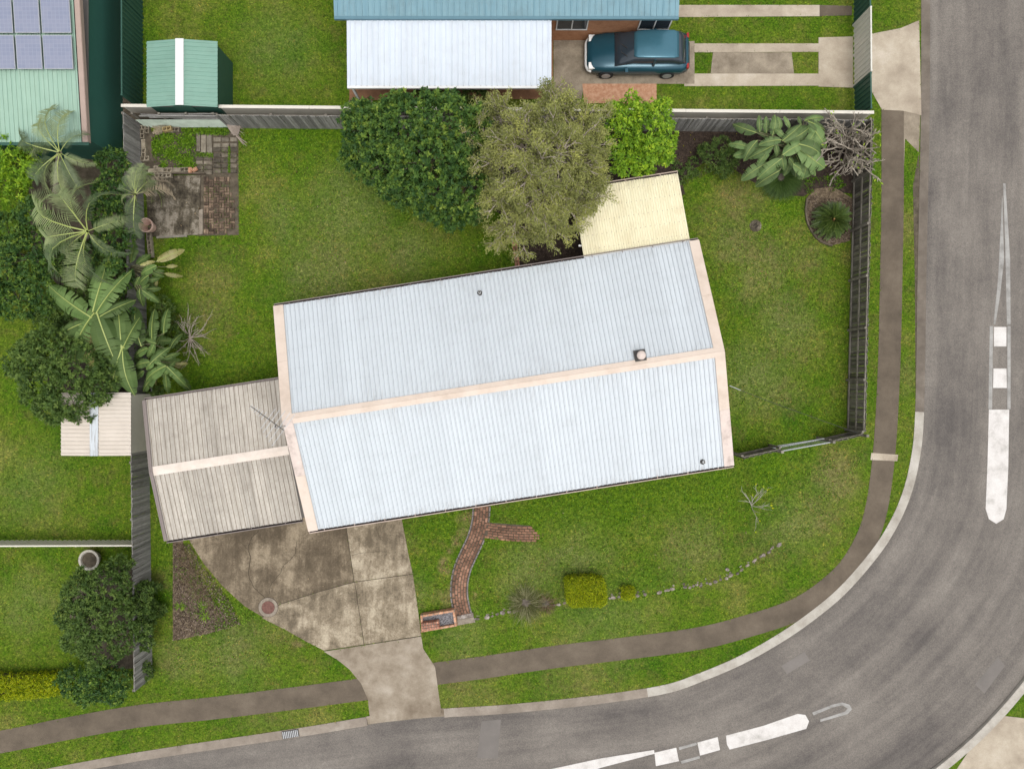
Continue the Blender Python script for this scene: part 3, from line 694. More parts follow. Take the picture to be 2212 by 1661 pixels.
# curved brick path with soldier edge, and its side branch
bp = thing('brick_path', 'curving red-brown brick path with grey edging between driveway and stone border', 'path', Q(1010, 1200))
cl = spline(QL([(1040, 1070), (1040, 1100), (1037, 1130), (1028, 1162), (1013, 1195), (1000, 1225), (993, 1255), (992, 1285), (996, 1310), (1001, 1329)]), 10)
EXC.append(offset_line(cl, .41) + offset_line(cl, -.41)[::-1])
EXC.append(QL([(1045, 1131), (1085, 1128), (1145, 1133), (1154, 1150), (1158, 1170), (1120, 1168), (1070, 1160), (1040, 1155)]))
MB().prism(offset_line(cl, .37) + offset_line(cl, -.37)[::-1], -.02, .012).build('sand_bed', M['soil'], bp, world=True)
cum = [0]
for i in range(1, len(cl)): cum.append(cum[-1] + (cl[i] - cl[i - 1]).length)
def along(s_):
    s_ = max(0, min(s_, cum[-1] - 1e-4))
    i = max(k for k in range(len(cum) - 1) if cum[k] <= s_)
    t_ = (s_ - cum[i]) / (cum[i + 1] - cum[i])
    d = (cl[i + 1] - cl[i]).normalized()
    return cl[i].lerp(cl[i + 1], t_), d
cols = 5; w_ = .127
for c in range(cols):
    off = (c - (cols - 1) / 2) * w_
    s_ = .12 if c % 2 else 0
    while s_ < cum[-1] - .1:
        p, d = along(s_ + .115)
        q = p + Vector((-d.y, d.x, 0)) * off
        brick_obj('brick', q.x, q.y, .224, .117, math.atan2(d.y, d.x) + random.uniform(-.02, .02), .002 + random.uniform(-.004, .005), M['path_brick'], bp)
        s_ += .236
for sd in (-1, 1):
    s_ = 0
    while s_ < cum[-1] - .1:
        p, d = along(s_ + .115)
        q = p + Vector((-d.y, d.x, 0)) * (.372 * sd)
        inbr = sd == 1 and 1125 < CY - q.y * S < 1160
        if not inbr: brick_obj('edge_brick', q.x, q.y, .222, .075, math.atan2(d.y, d.x), .012 + random.uniform(-.003, .003), M['edge_brick'], bp)
        s_ += .234
a0, b0 = Q(1047, 1145), Q(1150, 1153); d = (b0 - a0); Lb = d.length; d.normalize(); nrm = Vector((-d.y, d.x, 0))
MB().prism([a0 + nrm * .36, b0 + nrm * .36 - d * .1, b0 - nrm * .33 + d * .03, a0 - nrm * .33], -.02, .010).build('sand_bed', M['soil'], bp, world=True)
for r in range(6):
    s_ = -.1 - (.11 if r % 2 else 0) - (.12 if r < 2 else 0)
    while s_ < Lb + .02 + (5 - r) * .035 - .1 * (r == 5):
        q = a0 + d * (s_ + .11) + nrm * ((r - 2.5) * .117)
        bend = -.018 * math.sin(PI * max(0, s_) / Lb)
        if s_ + .11 > .06:
            brick_obj('brick', q.x, q.y + bend * 3, .222, .107, math.atan2(d.y, d.x) + random.uniform(-.03, .03), .003 + random.uniform(-.004, .005), M['path_brick'], bp)
        s_ += .234
# two stone steps at the end of the path
st = thing('stone_steps', 'pair of grey stone steps between brick planter and stone border', 'steps', Q(1006, 1335))
MB().prism(QL([(987, 1329), (1022, 1322), (1023, 1330), (988, 1337)]), -.05, .08).build('step', M['stone'], st, world=True)
MB().prism(QL([(986, 1338.5), (1023, 1331.5), (1027, 1343), (988, 1350)]), -.05, .035).build('step', M['ring_concrete'], st, world=True)
EXC.append(QL([(984, 1326), (1024, 1320), (1028, 1344), (986, 1352)]))
# brick planter with letterbox pier
pl = thing('brick_planter', 'small orange brick planter of gravel with a red brick corner pier', 'planter', Q(946, 1341))
c0 = C6(228, 1278); c1 = C6(560, 1222); c2 = C6(585, 1385); c3 = C6(240, 1445)
O = [Q(*c, .36) for c in (c0, c1, c2, c3)]
for k in range(4):
    a, b_ = O[k], O[(k + 1) % 4]
    d = b_ - a; Lw = d.length; d.normalize(); n_ = Vector((d.y, -d.x, 0)); ang = math.atan2(d.y, d.x)
    for course in range(4):
        x = .055 if course % 2 == 0 else .0
        top = course == 3
        step = .236
        s_ = .11 if top else (0 if course % 2 else .11)
        while s_ < Lw - .05:
            l = min(.226, Lw - s_)
            m_ = a + d * (s_ + l / 2) + n_ * .055
            if l > .06: brick_obj('brick', m_.x, m_.y, round(l, 2), .108, ang, .045 + course * .092, M['orange_brick'], pl, h=.082)
            s_ += step
    m_ = (a + b_) / 2 + n_ * .055
    MB().box((m_.x, m_.y, .175), (Lw - .05, .09, .35), Matrix.Rotation(ang, 3, 'Z')).build('mortar_core', M['mortar'], pl, world=True)
cen = (O[0] + O[1] + O[2] + O[3]) / 4
MB().prism([p + (cen - p) * .12 for p in O], -.02, .22).build('gravel_fill', M['gravel'], pl, world=True)
n = 500
pts = []
while len(pts) < n:
    x, y = cen.x + random.uniform(-.8, .8), cen.y + random.uniform(-.5, .5)
    if inside(np.array([x]), np.array([y]), [p + (cen - p) * .2 for p in O])[0]: pts.append((x, y, .22))
V, F = leaves_np(np.array(pts), rng.normal(size=(n, 3)) * [1, 1, .3], .05, .04, .3)
o = np_mesh('pebbles', V, F, M['pebbles'], pl, np.repeat(rng.random(n), 4), pl.location); o['kind'] = 'stuff'
PA, PB, PC, PD = [Q(*C6(*c), .5) for c in ((236, 1352), (405, 1330), (412, 1400), (240, 1440))]
d = (PB - PA).normalized(); ang = math.atan2(d.y, d.x); n_ = Vector((d.y, -d.x, 0))
for course in range(6):
    for r in range(3):
        for k in range(7):
            m_ = PA + d * (.055 + k * .113) + n_ * (.06 + r * .118)
            if course < 5 and r == 1 and 0 < k < 6: continue
            brick_obj('pier_brick', m_.x, m_.y, .105, .11, ang, .04 + course * .092, M['red_brick'], pl, h=.082)
m_ = PA + d * .39 + n_ * .18
MB().box((m_.x, m_.y, .25), (.74, .30, .49), Matrix.Rotation(ang, 3, 'Z')).build('pier_core', M['mortar'], pl, world=True)
# stone border
sb = thing('stone_border', 'row of rough grey and brown edging stones along the front lawn', 'stone border', Q(1400, 1285))
line = spline(QL([(1030, 1337), (1060, 1331), (1110, 1319), (1180, 1309), (1260, 1299), (1340, 1289), (1400, 1281), (1470, 1271), (1545, 1256), (1590, 1238), (1625, 1215), (1655, 1194), (1690, 1172)]), 10)
stone_meshes = []
for k in range(7):
    bm = bmesh.new(); bmesh.ops.create_icosphere(bm, subdivisions=1, radius=.5)
    for v in bm.verts: v.co *= random.uniform(.75, 1.15)
    me = bpy.data.meshes.new('stone'); bm.to_mesh(me); bm.free(); me.materials.append(M['stone']); stone_meshes.append(me)
s_ = 0; seg = 0; tot = sum((line[i + 1] - line[i]).length for i in range(len(line) - 1))
while s_ < tot - .05:
    L_ = random.uniform(.13, .34); acc = 0
    for i in range(len(line) - 1):
        l = (line[i + 1] - line[i]).length
        if acc + l >= s_: break
        acc += l
    p = line[i].lerp(line[i + 1], (s_ - acc) / l); d = line[i + 1] - line[i]
    o = bpy.data.objects.new('stone', random.choice(stone_meshes)); COL.objects.link(o); o.parent = sb
    o.location = p + Vector((random.uniform(-.05, .05), random.uniform(-.05, .05), -.005)) - sb.location
    o.scale = (L_, random.uniform(.13, .22), random.uniform(.12, .2)); o.rotation_euler = (random.uniform(-.2, .2), random.uniform(-.2, .2), math.atan2(d.y, d.x) + random.uniform(-.3, .3))
    if random.random() < .55:
        o2 = o.copy(); COL.objects.link(o2); o2.data = random.choice(stone_meshes)
        o2.location = o.location + Vector((random.uniform(-.1, .1), random.uniform(.1, .17), -.02)); o2.scale = [q * random.uniform(.5, .9) for q in o.scale]
    s_ += L_ * random.uniform(.85, 1.15) + (random.uniform(.1, .5) if random.random() < .2 else 0)
P_ = offset_line(line, .10); P2 = offset_line(line, -.10)

tag(MB().box((0, 0, 0), (.2, .15, .1)).build('rock', M['stone']), 'single brown rock on the lawn just inside the stone border', 'rock')
rk = bpy.data.objects['rock']; rk.data = stone_meshes[2]; rk.location = Q(2110 * .74453, 1652 * .74453, .04); rk.scale = (.22, .17, .15)

# ================================================================== ROOFS AND BUILDINGS
def ribbed(name, w, l, ribs, rw, rh, mt, wavy=False, thick=.004, side=None):
    b = MB(); prof = []
    if wavy:
        n = ribs * 6
        prof = [(w * i / n, rh * .5 * (1 - math.cos(2 * PI * i / 6))) for i in range(n + 1)]
    else:
        p = w / ribs; prof = [(0, 0)]
        for i in range(ribs):
            c = (i + .5) * p; s_ = rh * .45
            prof += [(c - rw * .5 - s_, 0), (c - rw * .5, rh), (c + rw * .5, rh), (c + rw * .5 + s_, 0)]
        prof.append((w, 0))
    n = len(prof)
    V = [(x, 0, z) for x, z in prof] + [(x, l, z) for x, z in prof] + [(x, 0, z - thick) for x, z in prof]
    F = [(i, i + 1, n + i + 1, n + i) for i in range(n - 1)] + [(2 * n + i, 2 * n + i + 1, i + 1, i) for i in range(n - 1)]
    b.add(V, F); me = b.mesh(name); me.materials.append(mt)
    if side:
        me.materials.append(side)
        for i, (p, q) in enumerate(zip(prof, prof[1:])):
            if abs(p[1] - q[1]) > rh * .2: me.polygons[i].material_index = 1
    return me
def roof_slope(parent, x0, x1, run, rise, ze, nsheet, ribs, rw, rh, mt, flip, wavy=False, y_eave=None, over=.03, side=None):
    w = (x1 - x0) / nsheet; l = math.hypot(run, rise); pitch = math.atan2(rise, run)
    me = ribbed('roof_sheet', w, l + over, ribs, rw, rh, mt, wavy, side=side)
    ye = -run if y_eave is None else y_eave
    for i in range(nsheet):
        o = bpy.data.objects.new('roof_sheet', me); COL.objects.link(o); o.parent = parent
        T = Matrix.Translation((x0 + i * w, ye, ze)) @ Matrix.Rotation(pitch, 4, 'X') @ Matrix.Translation((0, -over + random.uniform(-.006, .006), .0006 * (i % 2)))
        if flip: T = Matrix.Rotation(PI, 4, 'Z') @ T
        o.matrix_basis = T
def gable_roof_caps(root, Lh, Wh, ze, zr, ridge_w, barge_w, mt, mt_worn, barge_splits, ridge_splits, ridge_mat=None):
    pitch = math.atan2(zr - ze, Wh); l = math.hypot(Wh, zr - ze)
    R = {}
    for sx in (-1, 1):
        for sy in (-1, 1):
            n = barge_splits
            for k in range(n):
                b = MB(); ya, yb = l * k / n + (.004 if k else -.04), l * (k + 1) / n - .002
                b.box((0, (ya + yb) / 2, .038 + .003 * (k % 2)), (barge_w, yb - ya, .022))
                b.box((-barge_w / 2 - .004 if (sx * (1 if sy < 0 else -1)) < 0 else barge_w / 2 + .004, (ya + yb) / 2, -.06), (.012, yb - ya, .2))
                o = b.build('barge_capping', mt_worn if (sx, sy, k) in R or random.random() < .35 else mt, root)
                T = Matrix.Translation(((sx if sy < 0 else -sx) * (Lh - barge_w / 2), -Wh, ze)) @ Matrix.Rotation(pitch, 4, 'X')
                o.matrix_basis = (Matrix.Rotation(PI, 4, 'Z') @ T) if sy > 0 else T
    for k in range(ridge_splits):
        xa = -Lh + 2 * Lh * k / ridge_splits; xb = -Lh + 2 * Lh * (k + 1) / ridge_splits
        b = MB(); h = ridge_w / 2; dz = .047 + .004 * (k % 2); fall = h * math.tan(pitch)
        V = []
        for x in (xa + .001, xb + (.03 if k < ridge_splits - 1 else .0)):
            V += [(x, -h, zr - fall + dz - .02), (x, -h, zr - fall + dz), (x, -.035, zr + dz - .004), (x, 0, zr + dz + .012), (x, .035, zr + dz - .004), (x, h, zr - fall + dz), (x, h, zr - fall + dz - .02)]
        F = [(i, i + 1, 7 + i + 1, 7 + i)[::-1] for i in range(6)] + [(0, 1, 2, 3, 4, 5, 6), (13, 12, 11, 10, 9, 8, 7)]
        b.add(V, F); b.build('ridge_capping', ridge_mat or mt, root)
def gutter(root, x0, x1, y, z, sy, lip, dark=None, w=.13):
    b = MB(); L_ = x1 - x0; c = (x0 + x1) / 2
    b.box((c, y + sy * w, z - .03), (L_, .016, .13)); b.box((c, y + sy * w, z + .038), (L_, .03, .012))
    for x in (x0 + .006, x1 - .006): b.box((x, y + sy * w * .45, z - .04), (.012, w * .85, .11))
    g = b.build('gutter', lip, root)
    b = MB(); b.box((c, y + sy * w * .48, z - .09), (L_ - .03, w * .92, .01)); b.build('gutter_trough', dark or M['gutter_dark'], g)
    n = max(2, int(L_ / 1.2)); me = MB().box((0, 0, 0), (.025, w, .006)).mesh('gutter_bracket')
    for i in range(n): link('gutter_bracket', me, g, lip).location = (x0 + (i + .5) * L_ / n, y + sy * w * .5, z + .034)
def window(root, name, c, w, h, ax, depth=.06):
    """ax 'x': wall runs along x"""
    b = MB(); sx = (w, depth) if ax == 'x' else (depth, w)
    for dz in (-h / 2, h / 2): b.box((c[0], c[1], c[2] + dz), (sx[0] + .06 if ax == 'x' else depth, sx[1] if ax == 'x' else w + .06, .06))
    for s_ in (-1, 0, 1):
        off = (s_ * w / 2, 0) if ax == 'x' else (0, s_ * w / 2)
        b.box((c[0] + off[0], c[1] + off[1], c[2]), (.05 if ax == 'x' else depth * .9, depth * .9 if ax == 'x' else .05, h - .06))
    o = b.build(name, M['frame'], root)
    MB().box(c, (w - .05 if ax == 'x' else .02, .02 if ax == 'x' else w - .05, h - .05)).build('pane', M['glass'], o)
def door(root, c, w, h, ax, mt):
    o = MB().box(c, (w, .05, h) if ax == 'x' else (.05, w, h)).build('door', mt, root)
    MB().tube((c[0] + (.35 if ax == 'x' else .05), c[1] + (-.06 if ax == 'x' else .35), c[2]), (c[0] + (.35 if ax == 'x' else .12), c[1] + (-.12 if ax == 'x' else .35), c[2]), .03, n=8).build('handle', M['galv'], o)

# --- the house
ZE, ZR = 2.72, 3.82
TLc, TRc, BRc, BLc = Q(590, 664, ZE), Q(1508, 521, ZE), Q(1586, 1000, ZE), Q(668, 1147, ZE)
hc = (TLc + TRc + BRc + BLc) / 4; hc.z = 0
ANG = math.atan2((TRc - TLc).y, (TRc - TLc).x)
LH = ((TRc - TLc).length + (BRc - BLc).length) / 4; WH = ((TLc - BLc).length + (TRc - BRc).length) / 4
house = thing('house', 'long low house with white ribbed metal gable roof and beige cappings', 'house', hc, ANG)
wall_l, wall_w = LH - .25, WH - .5
b = MB(); b.box((0, 0, 1.27), (2 * wall_l, 2 * wall_w, 2.54))
zg = ZE + .02 + (ZR - ZE) * (.5 / WH)
for s_ in (-1, 1):
    b.add([(s_ * (wall_l - .1), -wall_w, 2.54), (s_ * (wall_l - .1), wall_w, 2.54), (s_ * (wall_l - .1), wall_w, zg - .07), (s_ * (wall_l - .1), 0, ZR - .12), (s_ * (wall_l - .1), -wall_w, zg - .07)], [(0, 1, 2, 3, 4)])
b.build('wall', M['brick_wall'], house)
for x in (-5.6, -2.2, 2.2, 6.2):
    window(house, 'window', (x, -wall_w - .02, 1.55), 1.8, 1.2, 'x'); window(house, 'window', (x, wall_w + .02, 1.55), 1.5, 1.0, 'x')
window(house, 'window', (wall_l + .02, 1.6, 1.55), 1.5, 1.1, 'y')
door(house, (.2, -wall_w - .03, 1.05), .9, 2.05, 'x', M['brown_timber'])
roof = MB()
roof.add([(-LH + .03, -WH + .02, ZE - .05), (LH - .03, -WH + .02, ZE - .05), (LH - .03, 0, ZR - .05), (-LH + .03, 0, ZR - .05), (-LH + .03, WH - .02, ZE - .05), (LH - .03, WH - .02, ZE - .05)], [(0, 1, 2, 3), (3, 2, 5, 4)])
roof = roof.build('roof', M['roof_deck'], house)
rx = LH - .38
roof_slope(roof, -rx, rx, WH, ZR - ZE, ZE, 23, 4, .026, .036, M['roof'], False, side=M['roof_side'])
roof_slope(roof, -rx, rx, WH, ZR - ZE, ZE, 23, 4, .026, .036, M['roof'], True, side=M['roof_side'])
gable_roof_caps(house, LH, WH, ZE, ZR, .40, .40, M['cap'], M['cap_worn'], 2, 2)
gutter(house, -LH + .02, LH - .02, -WH, ZE - .03, -1, M['gutter'], w=.12)
gutter(house, -LH + .02, LH - .02, WH, ZE - .03, 1, M['carport_trim'], w=.12)
M['screw'] = plain('dusty_screw', (.30, .32, .34), .6)
sc_ = MB(); pitch = math.atan2(ZR - ZE, WH)
for sy in (-1, 1):
    for row in range(6):
        d_ = .28 + row * (WH - .65) / 5
        z = ZE + (ZR - ZE) * d_ / WH + .036
        for i in range(92):
            x = -rx + (i + .5) * 2 * rx / 92
            sc_.add([(x - .012, sy * (WH - d_) - .012, z), (x + .012, sy * (WH - d_) - .012, z), (x + .012, sy * (WH - d_) + .012, z), (x - .012, sy * (WH - d_) + .012, z), (x, sy * (WH - d_), z + .012)], [(0, 1, 4), (1, 2, 4), (2, 3, 4), (3, 0, 4)])
o = sc_.build('roof_screw', M['screw'], roof); o['kind'] = 'stuff'
def loc_in_house(px, py, z):
    return Matrix.Rotation(-ANG, 3, 'Z') @ (Q(px, py, z) - Vector((hc.x, hc.y, 0)))
def roof_z(p): return ZE + (ZR - ZE) * (1 - abs(p.y) / WH)
p = loc_in_house(1382, 768, 3.75); z0 = roof_z(p)
b = MB(); b.box((p.x, p.y, z0 + .05), (.46, .46, .03), Matrix.Rotation(-pitch, 3, 'X')); f_ = b.build('flue_flashing', M['dark_metal'], house)
b = MB(); b.lathe([(.10, 0), (.10, .3), (.17, .3), (.18, .36), (.15, .42), (.06, .46), (0, .46)], (p.x, p.y, z0), 16); b.build('flue_cowl', M['cap_worn'], f_)
for px, py in ((1036, 632), (1522, 999)):
    p = loc_in_house(px, py, 3.1); z0 = roof_z(p)
    b = MB(); b.tube((p.x, p.y, z0 - .05), (p.x, p.y, z0 + .32), .045, n=10); o = b.build('vent_pipe', M['white'], house)
    MB().lathe([(.11, .03), (.06, .08), (.05, .1)], (p.x, p.y, z0), 12).build('pipe_collar', M['dark_metal'], o)
    MB().lathe([(.036, .325), (0, .325)], (p.x, p.y, z0), 10).build('pipe_mouth', M['hole'], o)
b = MB(); p0 = loc_in_house(1090, 1082, .1)
b.box((p0.x, -wall_w - .75, .07), (.55, .5, .14)); b.build('front_step', M['orange_brick'], house)

# --- carport
ZEc, ZRc = 2.33, 2.66
a, b_, c_, d_ = Q(312, 866, ZEc), Q(603, 821, ZEc), Q(655, 1118, ZEc), Q(360, 1168, ZEc)
cc = (a + b_ + c_ + d_) / 4; cc.z = 0
Lc = ((b_ - a).length + (c_ - d_).length) / 4; Wc = ((a - d_).length + (b_ - c_).length) / 4
carport = thing('carport', 'open carport with weathered beige ribbed roof and cream ridge strip left of the house', 'carport', cc, ANG)
rf = MB(); rf.add([(-Lc + .03, -Wc + .03, ZEc - .04), (Lc + .2, -Wc + .03, ZEc - .04), (Lc + .2, 0, ZRc - .04), (-Lc + .03, 0, ZRc - .04), (-Lc + .03, Wc - .03, ZEc - .04), (Lc + .2, Wc - .03, ZEc - .04)], [(0, 1, 2, 3), (3, 2, 5, 4)])
rf = rf.build('roof', M['roof_deck'], carport)
roof_slope(rf, -Lc, Lc, Wc, ZRc - ZEc, ZEc, 10, 3, .045, .034, M['carport_roof'], False, side=M['carport_side'])
roof_slope(rf, -Lc, Lc, Wc, ZRc - ZEc, ZEc, 10, 3, .045, .034, M['carport_roof'], True, side=M['carport_side'])
b = MB(); h_ = .19
V = []
for x in (-Lc - .02, Lc): V += [(x, -h_, ZRc + .025), (x, 0, ZRc + .055), (x, h_, ZRc + .025)]
b.add(V, [(0, 3, 4, 1), (1, 4, 5, 2), (0, 1, 2), (5, 4, 3)]); b.build('ridge_capping', M['carport_cap'], carport)
for sy in (-1, 1):
    b = MB(); p_ = math.atan2(ZRc - ZEc, Wc)
    b.box((0, 0, 0), (.05, Wc + .04, .24)); b.box((.05, 0, .105), (.13, Wc + .04, .02)); o = b.build('barge_board', M['carport_trim'], carport)
    o.matrix_basis = Matrix.Translation((-Lc - .03, sy * Wc / 2, (ZEc + ZRc) / 2 - .02)) @ Matrix.Rotation(-sy * p_, 4, 'X')
gutter(carport, -Lc, Lc, -Wc, ZEc - .03, -1, M['carport_trim'], w=.12)
gutter(carport, -Lc, Lc, Wc, ZEc - .03, 1, M['carport_trim'], M['carport_trim'], w=.11)
for x in (-Lc + .15, Lc - .25):
    for y in (-Wc + .2, 0, Wc - .2):
        MB().box((x, y, 1.14), (.09, .09, 2.28)).build('post', M['carport_trim'], carport)
for y in (-Wc + .2, Wc - .2): MB().box((0, y, 2.21), (2 * Lc - .1, .05, .12)).build('beam', M['carport_trim'], carport)

# --- patio awning
zp0, zp1 = 2.62, 2.38
A_, B_, C_, D_ = Q(1258, 557, zp0), Q(1489, 521, zp0), Q(1466, 376, zp1), Q(1240, 411, zp1)
pc = (A_ + B_ + C_ + D_) / 4; pc.z = 0
patio = thing('patio_awning', 'pale yellow corrugated patio roof joined to the back of the house', 'awning', pc, ANG)
wp = ((B_ - A_).length + (C_ - D_).length) / 2; rp = ((A_ - D_).length + (B_ - C_).length) / 2
pr = MB(); pr.box((0, 0, (zp0 + zp1) / 2 - .06), (wp - .1, rp - .1, .02), Matrix.Rotation(-math.atan2(zp0 - zp1, rp), 3, 'X')); pr = pr.build('roof', M['roof_deck'], patio)
roof_slope(pr, -wp / 2, wp / 2, rp, zp0 - zp1, zp1, 6, 7, .05, .022, M['patio_roof'], True, wavy=True, y_eave=-rp / 2, over=.02)
gutter(patio, -wp / 2, wp / 2, rp / 2, zp1 - .02, 1, M['gutter'], w=.11)
b = MB(); b.box((0, -rp / 2 - .02, zp0 + .035), (wp, .09, .02)); b.build('flashing', M['galv'], patio)
for x in (-wp / 2 + .1, 0, wp / 2 - .1): MB().box((x, rp / 2 - .15, 1.12), (.08, .08, 2.24)).build('post', M['frame'], patio)
b = MB(); b.box((0, rp / 2 - .15, 2.27), (wp - .1, .05, .1)); b.build('beam', M['frame'], patio)
for k in range(5):
    y = -rp / 2 + .3 + k * (rp - .6) / 4
    sc_ = MB()
    for i in range(22):
        x = -wp / 2 + (i + .5) * wp / 22; z = zp0 - (zp0 - zp1) * (y + rp / 2) / rp + .024
        sc_.add([(x - .012, y - .012, z), (x + .012, y - .012, z), (x + .012, y + .012, z), (x - .012, y + .012, z), (x, y, z + .012)], [(0, 1, 4), (1, 2, 4), (2, 3, 4), (3, 0, 4)])
    o = sc_.build('screw_row', M['carport_trim'], patio); o['kind'] = 'stuff'
tag(MB().tube((0, 0, 0), (.12, 0, .02), .05, .03, 8).box((0, 0, 0), (.05, .05, .14)).build('floodlight', M['white']), 'small white floodlight under the left edge of the pale yellow awning', 'light')
fl = bpy.data.objects['floodlight']; fl.location = Q(1251, 531, 2.4)
# retaining row of bricks beside the dark leaf litter
rb = thing('brick_edging', 'short row of red bricks edging the dark soil by the back wall', 'brick edging', Q(1112, 530))
a0, b0 = Q(1106, 487), Q(1119, 583); d = b0 - a0; L_ = d.length; d.normalize(); s_ = 0
while s_ < L_:
    for k in (-.06, .06):
        q = a0 + d * (s_ + .11) + Vector((-d.y, d.x, 0)) * k
        brick_obj('brick', q.x, q.y, .222, .106, math.atan2(d.y, d.x) + random.uniform(-.05, .05), .05, M['red_brick'], rb, h=.1)
    s_ += .235
# small brick stack by the lime tree
# --- TV antenna
ant = thing('tv_antenna', 'bare metal television antenna on the left end of the ridge', 'antenna', Q(618, 920, 3.7))
zA = 4.9
def AL(px, py, z): return Q(px, py, z) - ant.location
mast_top = Vector((.0, 0, 1.3))
MB().tube((0, 0, -.1), mast_top, .022, n=8).build('mast', M['galv'], ant)
bA, bB = AL(541, 877, zA), AL(614, 930, zA)
MB().tube(bA, bB, .016, n=6).tube(mast_top, (bA * .25 + bB * .75), .016, n=6).build('boom', M['dark_metal'], ant)
dd = (bB - bA).normalized(); nn = Vector((-dd.y, dd.x, 0))
for t_, l in ((.02, .16), (.09, .17), (.16, .19), (.23, .2), (.31, .22), (.40, .3), (.52, .75), (.62, .85), (.74, 1.0), (.86, 1.1), (.98, 1.2)):
    p = bA.lerp(bB, t_)
    MB().tube(p - nn * l * .62, p + nn * l * .62, .010, n=5).build('element', M['galv'], ant)
# --- overhead service cable
b = MB(); a0, b0 = Q(1577, 834, 2.9), Q(1853, 935, 1.9); prev = a0
for i in range(1, 21):
    t_ = i / 20; p = a0.lerp(b0, t_); p.z -= .35 * 4 * t_ * (1 - t_)
    b.tube(prev, p, .011, n=5, cap=False); prev = p
tag(b.build('service_cable', M['cable']), 'thin dark cable running from the house gable to the corner fence post', 'cable')
b = MB(); b.tube(Q(1576, 833, 2.93), Q(1600, 843, 2.86), .016, n=8); tag(b.build('cable_insulator', M['galv']), 'grey insulator rod holding the cable at the house gable', 'insulator')

# ================================================================== FENCES
def paling_fence(name, label, p0, p1, h, pw, side, mt, rails=(.25, .85, 1.4), rail_side=True, gap=.004, post_step=2.4, cat='fence', ragged=.03, skip=None, post_h=None, group=None):
    """palings stand on the base line p0-p1; side = +1/-1 puts rails and posts left/right of it"""
    p0, p1 = Vector((p0.x, p0.y, 0)), Vector((p1.x, p1.y, 0))
    d = p1 - p0; L_ = d.length; d.normalize(); n_ = Vector((-d.y, d.x, 0)) * side; ang = math.atan2(d.y, d.x)
    f = thing(name, label, cat, (p0 + p1) / 2, 0)
    meshes = []
    for k in range(5):
        b = MB(); hh = h + random.uniform(-ragged, ragged); w = pw - gap
        b.box((0, 0, hh / 2), (w, .018, hh), top=(random.uniform(.9, 1), 1)); me = b.mesh('paling'); me.materials.append(mt); meshes.append(me)
    n = int(L_ / pw)
    for i in range(n):
        if skip and skip(i / n): continue
        o = bpy.data.objects.new('paling', random.choice(meshes)); COL.objects.link(o); o.parent = f
        o.location = p0 + d * ((i + .5) * L_ / n) - f.location + n_ * random.uniform(-.004, .004)
        o.rotation_euler = (random.uniform(-.012, .012), random.uniform(-.014, .014), ang + random.uniform(-.03, .03))
    off = n_ * (.04 if rail_side else -.04)
    for z in rails:
        m_ = (p0 + p1) / 2 + off
        MB().box((m_.x, m_.y, z), (L_, .045, .085), Matrix.Rotation(ang, 3, 'Z')).build('rail', M['rail_timber'], f, world=True)
    k = max(1, round(L_ / post_step))
    for i in range(k + 1):
        q = p0 + d * (L_ * i / k) + off * 2.6
        ph = post_h or (h - .12)
        MB().box((q.x, q.y, ph / 2), (.10, .075, ph), Matrix.Rotation(ang, 3, 'Z')).build('post', M['rail_timber'], f, world=True)
    return f
FH = 1.52
paling_fence('paling_fence', 'grey timber paling fence on the left boundary behind the palms and banana plants', Q(306, 270), Q(321, 868), FH, .105, 1, M['grey_timber'], rail_side=False)
lf = paling_fence('paling_fence', 'grey timber paling fence on the left boundary beside carport and mulch bed', Q(321, 874), Q(329, 1462), FH, .105, 1, M['grey_timber'], rail_side=False)
rfn = paling_fence('paling_fence', 'dark paling fence with rails and posts along the right boundary', Q(1847, 286), Q(1831, 928), 1.62, .10, -1, M['dark_timber'], rails=(.10, .82, 1.52), post_h=1.6)
paling_fence('paling_fence', 'grey timber paling fence on the back boundary behind the trees', Q(495, 277), Q(1847, 287), 1.5, .118, 1, M['grey_timber'], rail_side=True)
cp = thing('fence_capping', 'cream metal capping strip along the top of the back fence', 'capping', Q(1150, 284, 0))
a0, b0 = Q(303, 258, 0), Q(1850, 272, 0)
for k in range(8):
    p, q = a0.lerp(b0, k / 8), a0.lerp(b0, (k + 1) / 8 - .0004); m_ = (p + q) / 2; d = q - p
    b = MB(); R_ = Matrix.Rotation(math.atan2(d.y, d.x), 3, 'Z')
    b.box((m_.x, m_.y, 1.55 + .002 * (k % 2)), (d.length, .13, .035), R_); b.build('capping_length', M['cream_metal'], cp, world=True)
    b = MB(); b.box((m_.x, m_.y + .03, .76), (d.length, .03, 1.5), R_); b.build('back_panel', M['cream_metal'], cp, world=True)
# corrugated pale sheet and broken boards in the back left corner
gp = thing('green_sheet_fence', 'pale green corrugated sheet fence under broken grey boards in the back left corner', 'fence', Q(400, 277))
a0, b0 = Q(316, 276), Q(497, 277); d = b0 - a0
b = MB(); n = 5
V = []; L_ = d.length
prof = [(z, .018 * math.sin(z * 2 * PI / .1)) for z in np.arange(0, .92, .0125)]
for x in (0, L_): V += [(a0.x + x, a0.y + y, z) for z, y in prof]
m_ = len(prof); b.add(V, [(i, m_ + i, m_ + i + 1, i + 1) for i in range(m_ - 1)]); b.build('corrugated_sheet', M['pale_green_metal'], gp, world=True)
for k in range(26):
    z = random.uniform(.95, 1.42); x = random.uniform(.1, L_ - .4); l = random.uniform(.7, 1.9)
    MB().box((min(a0.x + x + l / 2, b0.x - l / 2), a0.y + .03 + random.uniform(-.05, .05), z), (l, .03, random.uniform(.05, .12)), Matrix.Rotation(random.uniform(-.05, .05), 3, 'Y') @ Matrix.Rotation(random.uniform(-.02, .02), 3, 'Z')).build('broken_board', M['grey_timber'], gp, world=True)
